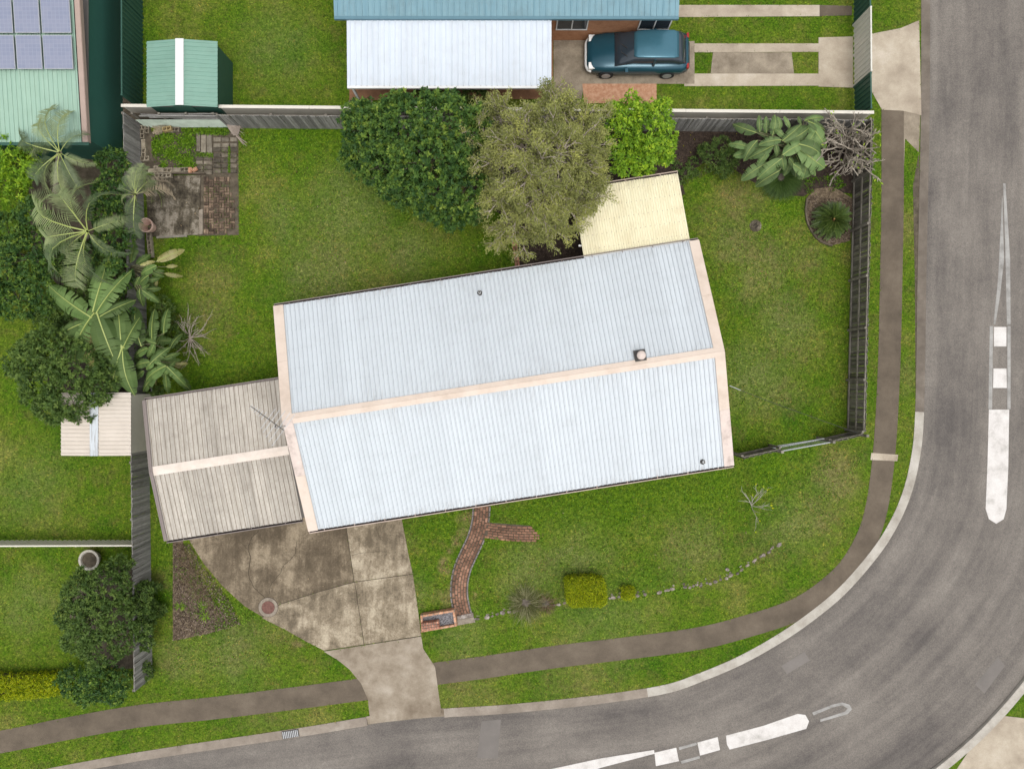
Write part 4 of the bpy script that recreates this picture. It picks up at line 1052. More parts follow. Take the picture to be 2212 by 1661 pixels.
for k in range(4): MB().box((a0.x + .15 + k * (L_ - .3) / 3, a0.y + .07, .75), (.09, .07, 1.5)).build('post', M['rail_timber'], gp, world=True)
MB().box(((a0.x + b0.x) / 2, a0.y + .11, .72), (L_, .01, 1.4)).build('dark_backing', M['brown_timber'], gp, world=True)
# front side fence with metal gate
f1 = paling_fence('side_fence', 'low brown timber fence from the house corner to the metal gate', Q(1584, 983), Q(1662, 966), 1.45, .10, 1, M['dark_timber'], rails=(.25, 1.3), post_step=1.6)
f2 = paling_fence('side_fence', 'low brown timber fence from the metal gate to the right boundary corner', Q(1766, 950), Q(1832, 935), 1.45, .10, 1, M['dark_timber'], rails=(.25, 1.3), post_step=1.4)
g = thing('metal_gate', 'grey tubular metal gate standing between the two low brown side fences', 'gate', Q(1714, 958))
a0, b0 = Q(1664, 968), Q(1764, 950)
b = MB()
for z in (.12, 1.35): b.tube(a0 + Vector((0, 0, z)), b0 + Vector((0, 0, z)), .03, n=8)
for t_ in (0, 1): p = a0.lerp(b0, t_); b.tube(p + Vector((0, 0, .1)), p + Vector((0, 0, 1.36)), .03, n=8)
b.build('gate_frame', M['galv'], g, world=True)
for k in range(1, 22):
    p = a0.lerp(b0, k / 22); MB().tube(p + Vector((0, 0, .12)), p + Vector((0, 0, 1.35)), .009, n=5).build('gate_bar', M['galv'], g, world=True)
MB().tube(a0 + Vector((-.05, .12, .5)), b0 + Vector((-.25, .16, 1.36)), .02, n=6).build('brace', M['galv'], g, world=True)
for (x, y), nm in (((1661, 969), 'left'), ((1767, 949), 'right'), ((1836, 936), 'corner')):
    p = Q(x, y); b = MB(); b.box((0, 0, .8), (.11, .11, 1.6)); o = b.build('gate_post', M['rail_timber']); o.location = p
    tag(o, {'left': 'brown timber post carrying the hinges of the metal gate', 'right': 'brown timber post at the latch side of the metal gate', 'corner': 'brown timber post at the corner of the right boundary fence'}[nm], 'post')

# ================================================================== GARDEN THINGS
bk_me = {}
def block(px, py, ang, z=0, solid=False, mt=None, label=None, L_=.39, W_=.19, parent=None):
    key = (solid, (mt or M['block']).name)
    if key not in bk_me:
        b = MB()
        if solid: b.box((0, 0, .095), (L_, W_, .19), top=(.985, .97))
        else:
            t_ = .032; hx, hy = L_ / 2, W_ / 2
            for y in (-hy + t_ / 2, hy - t_ / 2): b.box((0, y, .095), (L_, t_, .19))
            for x in (-hx + t_ / 2, 0, hx - t_ / 2): b.box((x, 0, .095), (t_ if x else t_ * 1.15, W_ - 2 * t_, .19))
            b.box((0, 0, .012), (L_ - .07, W_ - .07, .02))
        bk_me[key] = b.mesh('concrete_block'); bk_me[key].materials.append(mt or M['block'])
    o = bpy.data.objects.new('concrete_block', bk_me[key]); COL.objects.link(o)
    p = Q(px, py, z)
    if parent: o.parent = parent; p = p - parent.location
    else: tag(o, label, 'block')
    o.location = p; o.rotation_euler = (0, 0, ang)
    return o
be = thing('block_edging', 'L-shaped row of grey hollow concrete blocks edging the bed in the fence corner', 'block edging', Q(*C1(200, 400)))
for x, y, a, s_ in ((196, 268, 0, 0), (202, 345, PI / 2, 0), (215, 462, PI / 2 + .04, 1), (218, 570, PI / 2 - .04, 0), (232, 640, .1, 0), (258, 282, PI / 2, 0), (592, 290, -.05, 0), (520, 296, 0, 0)):
    block(*C1(x, y), a, 0.02, bool(s_), parent=be)
be2 = thing('block_edging', 'straight row of concrete blocks between weedy bed and mossy slab', 'block edging', Q(*C1(560, 780)))
for x, y, a, s_ in ((325, 785, .05, 1), (368, 782, PI / 2, 0), (408, 775, 0, 1), (505, 778, 0, 0), (615, 776, 0, 1), (712, 772, .05, 0)):
    block(*C1(x, y), a, 0.02, bool(s_), parent=be2)
o = MB().box((0, 0, .1), (2.3, .06, .2)).build('sleeper', M['brown_timber'], be2); o.location = Q(*C1(640, 812)) - be2.location; o.rotation_euler = (0, 0, -.01)
block(*C1(492, 843), .12, .06, False, label='hollow concrete block lying on the slab in front of the block row')
block(*C1(402, 842), .05, .06, False, label='hollow concrete block on the slab half hidden under palm fronds')
block(*C1(497, 282), .22, .20, False, M['block_yellow'], 'ochre block lying tilted on top of the corner block row')
be3 = thing('block_edging', 'narrow line of hollow concrete blocks running down from the terracotta pot', 'block edging', Q(*C2(285, 380)))
for y in (285, 385, 480): block(*C2(278 + (y - 285) * .1, y), PI / 2 + .06, 0.02, False, parent=be3)
for y in (1250,): pass
for k, (x, y, a) in enumerate(((755, 764, PI / 2), (812, 758, .5))):
    b = MB(); L_, W_ = .235, .15
    b.box((0, 0, 0), (L_, W_, .08), top=(.98, .97))
    o = b.build('loose_brick', M['orange_brick']); o.location = Q(*C1(x, y), .24) ; o.rotation_euler = (0, 0, a)
    hb = MB()
    for i in (-1, 0, 1):
        for j in (-.5, .5): hb.tube((i * .07, j * .07, .041), (i * .07, j * .07, .0425), .017, n=10)
    hb.build('holes', M['hole'], o)
    tag(o, ('upright orange cored brick on the block row, the left of the pair', 'skewed orange cored brick at the end of the block row')[k], 'brick')
pot = thing('terracotta_pot', 'large empty terracotta pot standing at the corner of the mossy slab', 'pot', Q(440, 662) * 1 if False else Q(*C1(300, 1462)))
MB().lathe([(.0, 0), (.19, 0), (.28, .48), (.305, .48), (.315, .6), (.275, .6), (.262, .48), (.17, .1), (0, .1)], n=32).build('pot_body', M['terracotta'], pot, smooth=False)
MB().lathe([(.158, .12), (.08, .15), (0, .14)], n=16).build('pot_soil', M['soil'], pot)
# garden drain
dr = thing('yard_drain', 'round grey concrete drain surround with two dark slots in the lawn', 'drain', Q(*C5(962, 1140)))
MB().lathe([(.27, -.02), (.265, .03), (.2, .04), (0, .042)], n=14).build('drain_surround', M['old_slab'], dr)
for k in (-1, 1):
    MB().box((k * .06 * .5, -k * .06, .042), (.2, .045, .012), Matrix.Rotation(.75, 3, 'Z')).build('drain_slot', M['hole'], dr)
EXC.append([Q(1632, 488) + Vector((.27 * math.cos(a), .27 * math.sin(a), 0)) for a in np.linspace(0, 2 * PI, 12, endpoint=False)])
# timber edging round the cycad bed
te = thing('timber_edging', 'curved dark timber edging round the bed of the cycad', 'edging', Q(1742, 480))
ln = spline(QL([(1450, 880), (1437, 1000), (1462, 1130), (1530, 1245), (1600, 1300), (1690, 1332)], 0, C5), 5)
for i in range(0, len(ln) - 1):
    p, q = ln[i], ln[i + 1]; m_ = (p + q) / 2; d = q - p
    MB().box((m_.x, m_.y, .05), (d.length * 1.02, .07, .12), Matrix.Rotation(math.atan2(d.y, d.x), 3, 'Z')).build('edging_log', M['brown_timber'], te, world=True)
for k, (x, y, a, l, lab) in enumerate(((602, 660, -.4, .25, 'short dark stick lying on the back lawn near the damaged banana leaves'), (617, 758, -.3, .28, 'short dark stick lying on the lawn right of the bare shrub'))):
    b = MB(); b.tube((-l / 2, 0, .02), (l * .1, .01, .03), .018, .014, 6).tube((l * .1, .01, .03), (l / 2, -.03, .02), .014, .008, 6)
    o = b.build('stick', M['bark_dark']); o.location = Q(x, y, .03); o.rotation_euler = (0, 0, a); tag(o, lab, 'stick')
p0 = Q(*C1(540, 1568))
o = MB().box((0, 0, .04), (1.35, .09, .08)).build('timber_plank', M['rail_timber']); o.location = p0; o.rotation_euler = (0, 0, .05); tag(o, 'weathered grey plank lying along the lower edge of the mossy slab', 'plank')
# metal pole by the left fence near the carport
o = MB().tube((0, 0, .05), (.05, -.7, .05), .055, n=10).build('metal_pipe', M['galv']); o.location = Q(*C3(295, 1130), .06); tag(o, 'grey pipe lying between left fence and carport corner', 'pipe')

# ================================================================== NEIGHBOURS
# north house with teal roof, awning in front
nh = thing('neighbour_house', 'orange brick neighbour house with teal blue metal roof at the top edge', 'house', Q(1095, 0, 0))
z = 2.75
A_, B_ = Q(722, 36, z), Q(1466, 36, z)
xl, xr, ye = A_.x, B_.x, A_.y
MB().box(((xl + xr) / 2, ye + 5.35, 1.25), (xr - xl - .8, 10, 2.5)).build('wall', M['orange_brick_wall'] if 'orange_brick_wall' in M else M['red_brick'], nh, world=True)
rf = MB(); rf.box(((xl + xr) / 2, ye + 5.5, z - .08), (xr - xl - .05, 10.9, .02)); rf = rf.build('roof', M['roof_deck'], nh, world=True)
M['teal_roof'] = roof_mat('teal_roof', (.12, .235, .285), (.175, .30, .345), grime=(.09, .14, .15), g_amt=.5)
me = ribbed('roof_sheet', (xr - xl) / 14, 5.6, 4, .04, .03, M['teal_roof'])
for i in range(14):
    o = link('roof_sheet', me, rf); o.matrix_basis = Matrix.Translation(Vector((xl + i * (xr - xl) / 14, ye, z)) - nh.location) @ Matrix.Rotation(.2, 4, 'X')
g_ = MB(); g_.box(((xl + xr) / 2, ye - .06, z - .04), (xr - xl, .12, .12)); g_.build('gutter', plain('teal_gutter', (.10, .20, .245), .5), nh, world=True)
wy = ye + .35
for x in (Q(1230, 0).x, Q(1400, 0).x):
    window(nh, 'window', Vector((x, wy - .03, 1.6)) - nh.location, 1.3, 1.1, 'x')
na = thing('neighbour_awning', 'white flat metal patio awning in front of the teal roofed house', 'awning', Q(970, 110, 0))
z = 2.55
A_, B_, C_ = Q(750, 186, z), Q(1191, 185, z), Q(1191, 40, z + .1)
wa, la = B_.x - A_.x, C_.y - A_.y
rf = MB(); rf.box(((A_.x + B_.x) / 2, (A_.y + C_.y) / 2, z - .03), (wa - .1, la - .1, .02)); rf = rf.build('roof', M['roof_deck'], na, world=True)
M['white_roof'] = roof_mat('white_awning_sheet', (.52, .57, .63), (.59, .635, .685), grime=(.36, .36, .36), g_amt=.3)
me = ribbed('roof_sheet', wa / 12, la + .05, 3, .04, .03, M['white_roof'])
for i in range(12):
    o = link('roof_sheet', me, rf); o.matrix_basis = Matrix.Translation(Vector((A_.x + i * wa / 12, A_.y, z)) - na.location) @ Matrix.Rotation(.035, 4, 'X')
b = MB(); b.box(((A_.x + B_.x) / 2, A_.y - .05, z - .04), (wa, .1, .1)); b.build('gutter', M['frame'], na, world=True)
for x in (A_.x + .1, (A_.x + B_.x) / 2, B_.x - .1): MB().box((x, A_.y + .15, z / 2 - .04), (.09, .09, z - .08)).build('post', M['frame'], na, world=True)
# brick ground and pads
sheet('brown_paving', QL([(755, 60), (1195, 60), (1195, 215), (935, 215), (755, 218)]), .03, M['orange_deck'] if 'orange_deck' in M else M['orange_brick'])
sheet('concrete_pad', QL([(1196, 30), (1262, 30), (1268, 90), (1500, 90), (1500, 182), (1262, 182), (1256, 215), (1196, 215)]), .02, M['dirt'])
sheet('brick_paving_pad', QL([(1258, 182), (1418, 182), (1418, 224), (1262, 224)]), .025, M['orange_brick'])
sheet('concrete_pad', QL([(752, 219), (806, 218), (806, 246), (752, 246)]), .02, M['dirt'])
# driveway strips
for pts in ([(1488, 95), (1768, 95), (1768, 113), (1488, 114)], [(1480, 160), (1768, 160), (1768, 186), (1478, 187)], [(1466, 12), (1770, 12), (1770, 36), (1466, 38)]):
    sheet('concrete_strip', QL(pts), .018, M['drive'])
sheet('concrete_strip', QL([(1770, 12), (1840, 14), (1840, 34), (1770, 36)]), .016, M['path'])
sheet('concrete_strip', QL([(1768, 82), (1842, 80), (1842, 190), (1768, 188)]), .020, M['drive'])
sheet('gravel_strip', QL([(1540, 114), (1710, 114), (1715, 160), (1535, 160)]), .010, M['dirt'])
# green front fence of the neighbour with white gate
def panel_fence(name, label, p0, p1, h, mt, cat='fence', post_step=2.35, capm=None):
    p0, p1 = Vector((p0.x, p0.y, 0)), Vector((p1.x, p1.y, 0)); d = p1 - p0; L_ = d.length; ang = math.atan2(d.y, d.x); d.normalize()
    f = thing(name, label, cat, (p0 + p1) / 2, ang)
    k = max(1, round(L_ / post_step)); w = L_ / k
    b = MB(); prof = []; n = int(w / .2)
    for i in range(n): prof += [(i * w / n, -.015), ((i + .4) * w / n, -.015), ((i + .5) * w / n, .02), ((i + .9) * w / n, .02)]
    prof.append((w, -.015)); m_ = len(prof)
    b.add([(x, y, .05) for x, y in prof] + [(x, y, h) for x, y in prof], [(i, i + 1, m_ + i + 1, m_ + i) for i in range(m_ - 1)])
    me = b.mesh('fence_panel'); me.materials.append(mt)
    for i in range(k):
        o = link('fence_panel', me, f); o.location = (-L_ / 2 + i * w, 0, 0)
        MB().box((-L_ / 2 + (i + .5) * w, 0, h + .01), (w - .01, .06, .04)).build('top_rail', capm or mt, f)
    for i in range(k + 1): MB().box((-L_ / 2 + i * w, 0, h / 2 + .02), (.065, .075, h + .04)).build('post', capm or mt, f)
    return f
M['green_sheet'] = plain('dark_green_sheet', (.028, .085, .062), .5)
M['white_sheet'] = plain('off_white_sheet', (.60, .585, .52), .5)
panel_fence('sheet_fence', 'dark green metal sheet fence at the top right before the white gate', Q(1843, -120), Q(1843, 52), 1.5, M['green_sheet'])
panel_fence('sheet_fence', 'short dark green metal sheet fence between white gate and back fence', Q(1844, 190), Q(1845, 262), 1.5, M['green_sheet'])
panel_fence('sliding_gate', 'off-white sheet metal driveway gate between two dark green fences', Q(1843, 56), Q(1844, 186), 1.55, M['white_sheet'], 'gate', 1.4)
panel_fence('sheet_fence', 'dark green metal sheet fence standing between the green house and garden shed', Q(309, -160), Q(310, 240), 1.75, M['green_sheet'])
# garden shed
def small_shed(name, label, x0, y0, x1, y1, zr, mt_roof, mt_wall, ridge_ax, rise=.25, cap=None, nsh=4, sheets=True):
    A_, B_ = Q(x0, y1, zr), Q(x1, y0, zr); w, l = B_.x - A_.x, B_.y - A_.y
    c = Vector(((A_.x + B_.x) / 2, (A_.y + B_.y) / 2, 0))
    s_ = thing(name, label, 'shed', c)
    MB().box((0, 0, zr / 2 - .02), (w - .16, l - .16, zr - .06)).build('wall', mt_wall, s_)
    rf = MB(); rf.box((0, 0, zr - .035), (w - .06, l - .06, .02)); rf = rf.build('roof', M['roof_deck'], s_)
    if ridge_ax == 'y': run, span = w / 2, l
    else: run, span = l / 2, w
    me = ribbed('roof_sheet', span / nsh, math.hypot(run, rise), 4, .04, .025, mt_roof)
    for flip in (0, 1):
        for i in range(nsh):
            o = link('roof_sheet', me, rf)
            T = Matrix.Translation((-span / 2 + i * span / nsh, -run, zr)) @ Matrix.Rotation(math.atan2(rise, run), 4, 'X')
            o.matrix_basis = Matrix.Rotation((PI / 2 if ridge_ax == 'y' else 0) + flip * PI, 4, 'Z') @ T
    b = MB(); R_ = Matrix.Rotation(PI / 2 if ridge_ax == 'y' else 0, 3, 'Z')
    b.box((0, 0, zr + rise + .02), (span, .34, .03), R_); b.build('ridge_capping', cap or mt_roof, s_)
    door(s_, (0, -l / 2 + .05, .95), .8, 1.8, 'x', mt_wall)
    return s_
M['shed_green'] = roof_mat('light_green_roof', (.155, .285, .225), (.20, .335, .27), grime=(.13, .22, .17), g_amt=.4)
M['pale_green_roof'] = roof_mat('pale_green_roof', (.24, .37, .29), (.31, .44, .35), grime=(.20, .30, .22), g_amt=.4)
small_shed('garden_shed', 'light green metal garden shed with white ridge behind the back fence', 317, 90, 470, 232, 1.85, M['shed_green'], M['green_sheet'], 'y', .22, M['frame'])
small_shed('garden_shed', 'beige roofed garden shed with bluish ridge strip beyond the left fence', 132, 848, 283, 984, 2.2, roof_mat('beige_shed_roof', (.50, .44, .37), (.58, .52, .45)), M['cream_metal'], 'y', .12, M['roof'])
# green house with solar panels
z = 2.75
gh = thing('green_house', 'green walled house with pale green roof and solar panels in the top left corner', 'house', Q(0, 100, 0))
A_, B_ = Q(-260, 308, z), Q(192, 308, z)
xl, xr, yb = A_.x, B_.x, A_.y; yt = Q(0, -330, z).y
MB().box(((xl + xr) / 2 - .02, (yb + yt) / 2, z / 2 - .08), (xr - xl - .2, yt - yb - .35, z - .16)).build('wall', plain('green_wall', (.030, .115, .085), .6), gh, world=True)
rf = MB(); rf.box(((xl + xr) / 2, (yb + yt) / 2, z - .06), (xr - xl - .1, yt - yb - .1, .02)); rf = rf.build('roof', M['roof_deck'], gh, world=True)
lr = (yt - yb) / 2
me = ribbed('roof_sheet', (xr - xl - .3) / 11, lr * 1.01, 4, .04, .03, M['pale_green_roof'])
for i in range(11):
    o = link('roof_sheet', me, rf); o.matrix_basis = Matrix.Translation(Vector((xl + i * (xr - xl - .3) / 11, yb, z)) - gh.location) @ Matrix.Rotation(.10, 4, 'X')
b = MB(); b.box((0, lr / 2, .05), (.2, lr, .04)); b.box((.1, lr / 2, -.05), (.03, lr, .2)); o = b.build('barge_capping', plain('pinkish_gutter', (.36, .27, .225), .6), gh)
o.matrix_basis = Matrix.Translation(Vector((xr - .12, yb, z)) - gh.location) @ Matrix.Rotation(.10, 4, 'X')
b = MB(); b.box(((xl + xr) / 2, yb - .06, z - .03), (xr - xl, .12, .1)); b.build('gutter', M['green_sheet'], gh, world=True)
m_, nt, bb = newmat('solar_cell'); v = pos_of(nt, True)
br = nt.nodes.new("ShaderNodeTexBrick"); br.offset = 0; br.inputs['Scale'].default_value = 1; br.inputs['Brick Width'].default_value = .155; br.inputs['Row Height'].default_value = .155; br.inputs['Mortar Size'].default_value = .005
br.inputs['Color1'].default_value = (.19, .21, .285, 1); br.inputs['Color2'].default_value = (.215, .23, .30, 1); br.inputs['Mortar'].default_value = (.27, .29, .36, 1)
nt.links.new(v, br.inputs['Vector']); nt.links.new(br.outputs[0], bb.inputs['Base Color']); bb.inputs['Roughness'].default_value = .25
M['solar'] = m_
zz = 3.05
PX = [(-70, -16), (-12, 40), (44, 98), (102, 164)]
for r, (ya, yb_) in enumerate(((154, 84), (80, 8))):
    for x_a, x_b in [(-190, -134), (-130, -74)] + PX:
        p, q = Q(x_a, ya, zz), Q(x_b, yb_, zz); w, l = q.x - p.x, q.y - p.y
        zo = z + .12 + ((p.y + q.y) / 2 - yb) * .1 + .06
        b = MB(); b.box((0, 0, 0), (w, l, .035)); o = b.build('solar_panel', plain('panel_frame', (.35, .36, .38), .4) if 'pf' not in M else M['pf'], gh); M['pf'] = o.data.materials[0]
        o.matrix_basis = Matrix.Translation(Vector(((p.x + q.x) / 2, (p.y + q.y) / 2, zo)) - gh.location) @ Matrix.Rotation(.1, 4, 'X')
        b = MB(); b.box((0, 0, .02), (w - .05, l - .05, .008)); b.build('cell_sheet', M['solar'], o)
sheet('side_soil', QL([(240, -200), (304, -200), (304, 262), (330, 262), (330, 268), (200, 345), (190, 335), (240, 330)]), .01, M['soil'])
# left neighbour: cross fence, pot, golden hedge
a0, b0 = Q(-300, 1168), Q(322, 1166)
panel_fence('sheet_fence', 'low cream metal fence crossing the lawn left of the property', a0, b0, 1.1, M['cream_metal'])
o = thing('stone_pot', 'round pale stone pot with dark soil on the left neighbour lawn', 'pot', Q(206, 1204))
MB().lathe([(0, 0), (.26, 0), (.44, .4), (.46, .5), (.36, .5), (.33, .4), (0, .38)], n=24).build('pot_body', M['bark_white'], o)
MB().lathe([(.335, .42), (.15, .46), (0, .45)], n=20).build('pot_soil', M['soil'], o)
# car
car = thing('parked_car', 'teal blue hatchback parked nose in on the neighbour driveway', 'car', Q(1372, 129), PI)
M['car'] = plain('teal_car_paint', (.018, .075, .105), .22, .3, .6)
M['car_roof_sheen'] = plain('car_roof_sky_sheen', (.05, .15, .20), .25, .3, .6)  # body colour made lighter: sky reflection painted into the roof panel
M['tyre'] = plain('tyre', (.02, .02, .02), .9)
def loft(stations, n=16, pw=4.0):
    b = MB(); V = []; F = []
    for x, hw, z0, z1 in stations:
        for i in range(n):
            a = 2 * PI * i / n; c, s_ = math.cos(a), math.sin(a)
            V.append((x, hw * math.copysign(abs(c) ** (2 / pw), c), (z0 + z1) / 2 + (z1 - z0) / 2 * math.copysign(abs(s_) ** (2 / pw), s_)))
    for k in range(len(stations) - 1): F += [(k * n + i, k * n + (i + 1) % n, (k + 1) * n + (i + 1) % n, (k + 1) * n + i) for i in range(n)]
    F += [tuple(range(n))[::-1], tuple((len(stations) - 1) * n + i for i in range(n))]
    return b.add(V, F)
loft([(-2.2, .62, .40, .80), (-2.15, .76, .30, .90), (-1.9, .85, .24, .96), (-1.0, .87, .2, .97), (.6, .87, .2, .96), (1.4, .85, .22, .90), (1.95, .78, .26, .80), (2.17, .62, .32, .70), (2.22, .5, .38, .62)], 20).build('body', M['car'], car, smooth=True)
loft([(-2.05, .60, .86, .97), (-1.75, .68, .86, 1.30), (-1.4, .66, .86, 1.46), (-.4, .68, .86, 1.49), (.25, .66, .86, 1.42), (.75, .70, .86, 1.10), (1.05, .72, .86, .95)], 20).build('cabin_glass', M['glass'], car, smooth=True)
loft([(-1.62, .55, 1.36, 1.43), (-1.4, .60, 1.40, 1.49), (-.4, .61, 1.42, 1.515), (.12, .58, 1.38, 1.47), (.28, .52, 1.36, 1.42)], 20).build('roof_panel', M['car_roof_sheen'], car, smooth=True)
for s_ in (-1, 1):
    MB().box((-.62, s_ * .69, 1.17), (.09, .03, .5), Matrix.Rotation(s_ * .13, 3, 'X')).build('door_pillar', M['car'], car)
    MB().box((2.02, s_ * .60, .68), (.26, .28, .12)).build('headlight', M['white'], car)
    MB().box((-2.14, s_ * .66, .80), (.1, .2, .16)).build('taillight', plain('red_lens', (.3, .015, .012), .3), car)
    m_ = MB().box((.55, s_ * .95, 1.0), (.12, .18, .12)).build('mirror', M['car'], car)
    for x in (-1.35, 1.35):
        w_ = MB().tube((x, s_ * .68, .31), (x, s_ * .88, .31), .31, n=18).build('wheel', M['tyre'], car)
        MB().tube((x, s_ * .85, .31), (x, s_ * .89, .31), .2, n=12).build('rim', M['galv'], w_)
loft([(2.02, .80, .34, .56), (2.2, .72, .32, .56), (2.30, .5, .36, .52)], 16).build('front_bumper', M['white'], car, smooth=True)
loft([(-2.3, .55, .36, .54), (-2.2, .72, .32, .56), (-2.05, .80, .34, .56)], 16).build('rear_bumper', M['dark_metal'], car, smooth=True)
for x in (.55, .2): MB().tube((.98 - .1, x - .5, .99), (.55, x - .1, 1.27), .012, n=5).build('wiper', M['dark_metal'], car)

# ================================================================== PLANTS
def lobes_of(lst): return [(Q(x, y, z), r) for x, y, z, r in lst]
def crown_points(lobes, n, shell=.35, up=-.25):
    """points on the outer shell of a union of lobes, with outward directions"""
    C = np.array([[p.x, p.y, p.z] for p, r in lobes]); R = np.array([r for p, r in lobes])
    w = R ** 2; w /= w.sum()
    idx = rng.choice(len(R), n * 3, p=w)
    d = rng.normal(size=(n * 3, 3)); d /= np.linalg.norm(d, axis=1)[:, None]
    keep = d[:, 2] > up - rng.random(n * 3) * .3; idx, d = idx[keep], d[keep]
    f = 1 - shell * rng.random(len(d)) ** 1.6
    # uneven bumps
    bump = .10 * np.sin(d[:, 0] * 7 + idx * 2.1) * np.sin(d[:, 1] * 6 + idx * 1.3)
    P = C[idx] + d * (R[idx] * (f + bump))[:, None] * np.array([1, 1, .85])
    ok = np.ones(len(P), bool)
    for k in range(len(R)):
        ok &= ~((np.linalg.norm((P - C[k]) / np.array([1, 1, .85]), axis=1) < R[k] * .62) & (idx != k))
    P, d = P[ok][:n], d[ok][:n]
    P[:, 2] = np.maximum(P[:, 2], .04)
    return P, d
def rosette(P, d, per, L, W, spread=.8, lift=.35):
    n = len(P)
    C = np.repeat(P, per, 0); D = np.repeat(d, per, 0)
    r = rng.normal(size=C.shape)
    D2 = D * lift * .4 + r / np.linalg.norm(r, axis=1)[:, None] * spread
    D2[:, 2] *= .45
    return C + D2 * .01, D2
def leafy_tree(name, label, base, lobes, n, per, L, W, lmat, bark, cat='tree', trunk_r=.12, group=None, shell=.4, lift=.5, up=.55, tint_pow=1.0):
    t = thing(name, label, cat, base, group=group)
    core = list(lobes); lobes = list(lobes)
    for p, r in core:               # small outlying sprays make the outline uneven
        for k in range(4):
            a = random.uniform(0, 2 * PI); q = p + Vector((math.cos(a), math.sin(a), random.uniform(-.1, .7))).normalized() * r * random.uniform(.85, 1.02)
            if all((q - p2).length > r2 * .85 for p2, r2 in core): lobes.append((q, r * random.uniform(.22, .36)))
    P, d = crown_points(lobes, n, shell)
    lobes = core
    C, D = rosette(P, d, per, L, W, .75, lift)
    Lr = L * rng.uniform(.7, 1.25, len(C)); Wr = W * rng.uniform(.75, 1.2, len(C))
    V, F = leaves_np(C, D, Lr, Wr, .2, up)
    base_t = rng.random(n) ** tint_pow
    tint = np.clip(np.repeat(np.resize(base_t, len(P)), per) * .65 + rng.random(len(C)) * .35, 0, 1)
    np_mesh('crown', V, F, lmat, t, np.repeat(tint, 4), t.location)
    segs = []; b0 = Vector(base)
    zt = min(p.z for p, r in lobes)
    fork = b0 + Vector((random.uniform(-.1, .1), random.uniform(-.1, .1), max(.15, zt * .45)))
    segs.append((b0, fork, trunk_r, trunk_r * .8))
    for p, r in lobes:
        m_ = fork.lerp(p, .55) + Vector((random.uniform(-.15, .15), random.uniform(-.15, .15), .1))
        segs += [(fork, m_, trunk_r * .5, trunk_r * .35), (m_, p, trunk_r * .35, trunk_r * .2)]
        for k in range(4):
            q = p + Vector((random.uniform(-1, 1), random.uniform(-1, 1), random.uniform(-.2, .8))).normalized() * r * .85
            segs.append((p, q, trunk_r * .18, trunk_r * .06))
    V, F = tube_np(segs, 6); np_mesh('trunk', V, F, bark, t, None, t.location)
    return t
leafy_tree('broad_leaved_tree', 'dense dark green broad-leaved tree against the back fence', Q(900, 345), lobes_of(
    [(800, 285, 3.6, 1.1), (870, 280, 4.5, 1.4), (950, 270, 4.6, 1.3), (792, 335, 3.2, .95), (850, 350, 4.3, 1.3), (930, 350, 4.8, 1.5), (868, 402, 3.3, .95), (940, 418, 3.6, 1.05), (988, 448, 2.8, .82), (1010, 400, 3.8, 1.1), (1026, 452, 2.4, .55), (1000, 300, 4.4, 1.2), (782, 262, 3.0, .75)]),
    3300, 11, .15, .08, M['lf_dark'], M['bark_dark'], trunk_r=.16, shell=.5, tint_pow=.75)
leafy_tree('citrus_tree', 'bright lime green leafy tree between olive tree and yellow awning', Q(1390, 320), lobes_of(
    [(1345, 290, 2.7, .85), (1400, 282, 3.0, .95), (1428, 318, 2.6, .62), (1388, 338, 2.7, .72), (1350, 345, 2.7, .7), (1388, 368, 2.0, .38), (1446, 288, 2.2, .40), (1352, 252, 2.9, .75), (1412, 250, 2.7, .7)]),
    1000, 9, .15, .065, M['lf_lime'], M['bark_dark'], trunk_r=.08, shell=.6)
# ---- fine leaved olive tree with visible limbs
ot = thing('olive_tree', 'tall grey-olive fine-leaved tree with pale branching limbs over the awning corner', 'tree', Q(1165, 390))
base = Vector(ot.location)
segs = []; tips = []; SP = [0]
LIMBS = [(960, 342, 3.3), (1000, 400, 3.4), (1045, 450, 3.3), (1085, 520, 3.1), (1130, 528, 3.1), (1185, 500, 3.4), (1235, 478, 3.4), (1262, 440, 3.4), (1290, 400, 3.8), (1312, 345, 4.0), (1322, 290, 4.2), (1300, 240, 4.3), (1240, 205, 4.3), (1170, 196, 4.3), (1100, 200, 4.3), (1040, 235, 4.2), (1000, 290, 4.0), (1268, 450, 3.2),
         (1100, 300, 5.9), (1180, 290, 6.1), (1240, 320, 5.8), (1140, 380, 6.2), (1210, 390, 5.9), (1090, 390, 5.5), (1150, 450, 5.0), (1080, 450, 4.6), (1050, 340, 5.2), (1260, 270, 5.3), (1200, 440, 4.8), (1130, 240, 5.4), (1200, 240, 5.4), (1030, 300, 4.8), (1250, 380, 5.0), (1110, 490, 4.0), (1170, 340, 6.3), (1285, 320, 4.9)]
def bez(a, b, c, n):
    return [a * (1 - t) ** 2 + b * (2 * t * (1 - t)) + c * t ** 2 for t in [i / n for i in range(n + 1)]]
def jit(s_): return Vector((random.uniform(-s_, s_), random.uniform(-s_, s_), random.uniform(-s_, s_)))
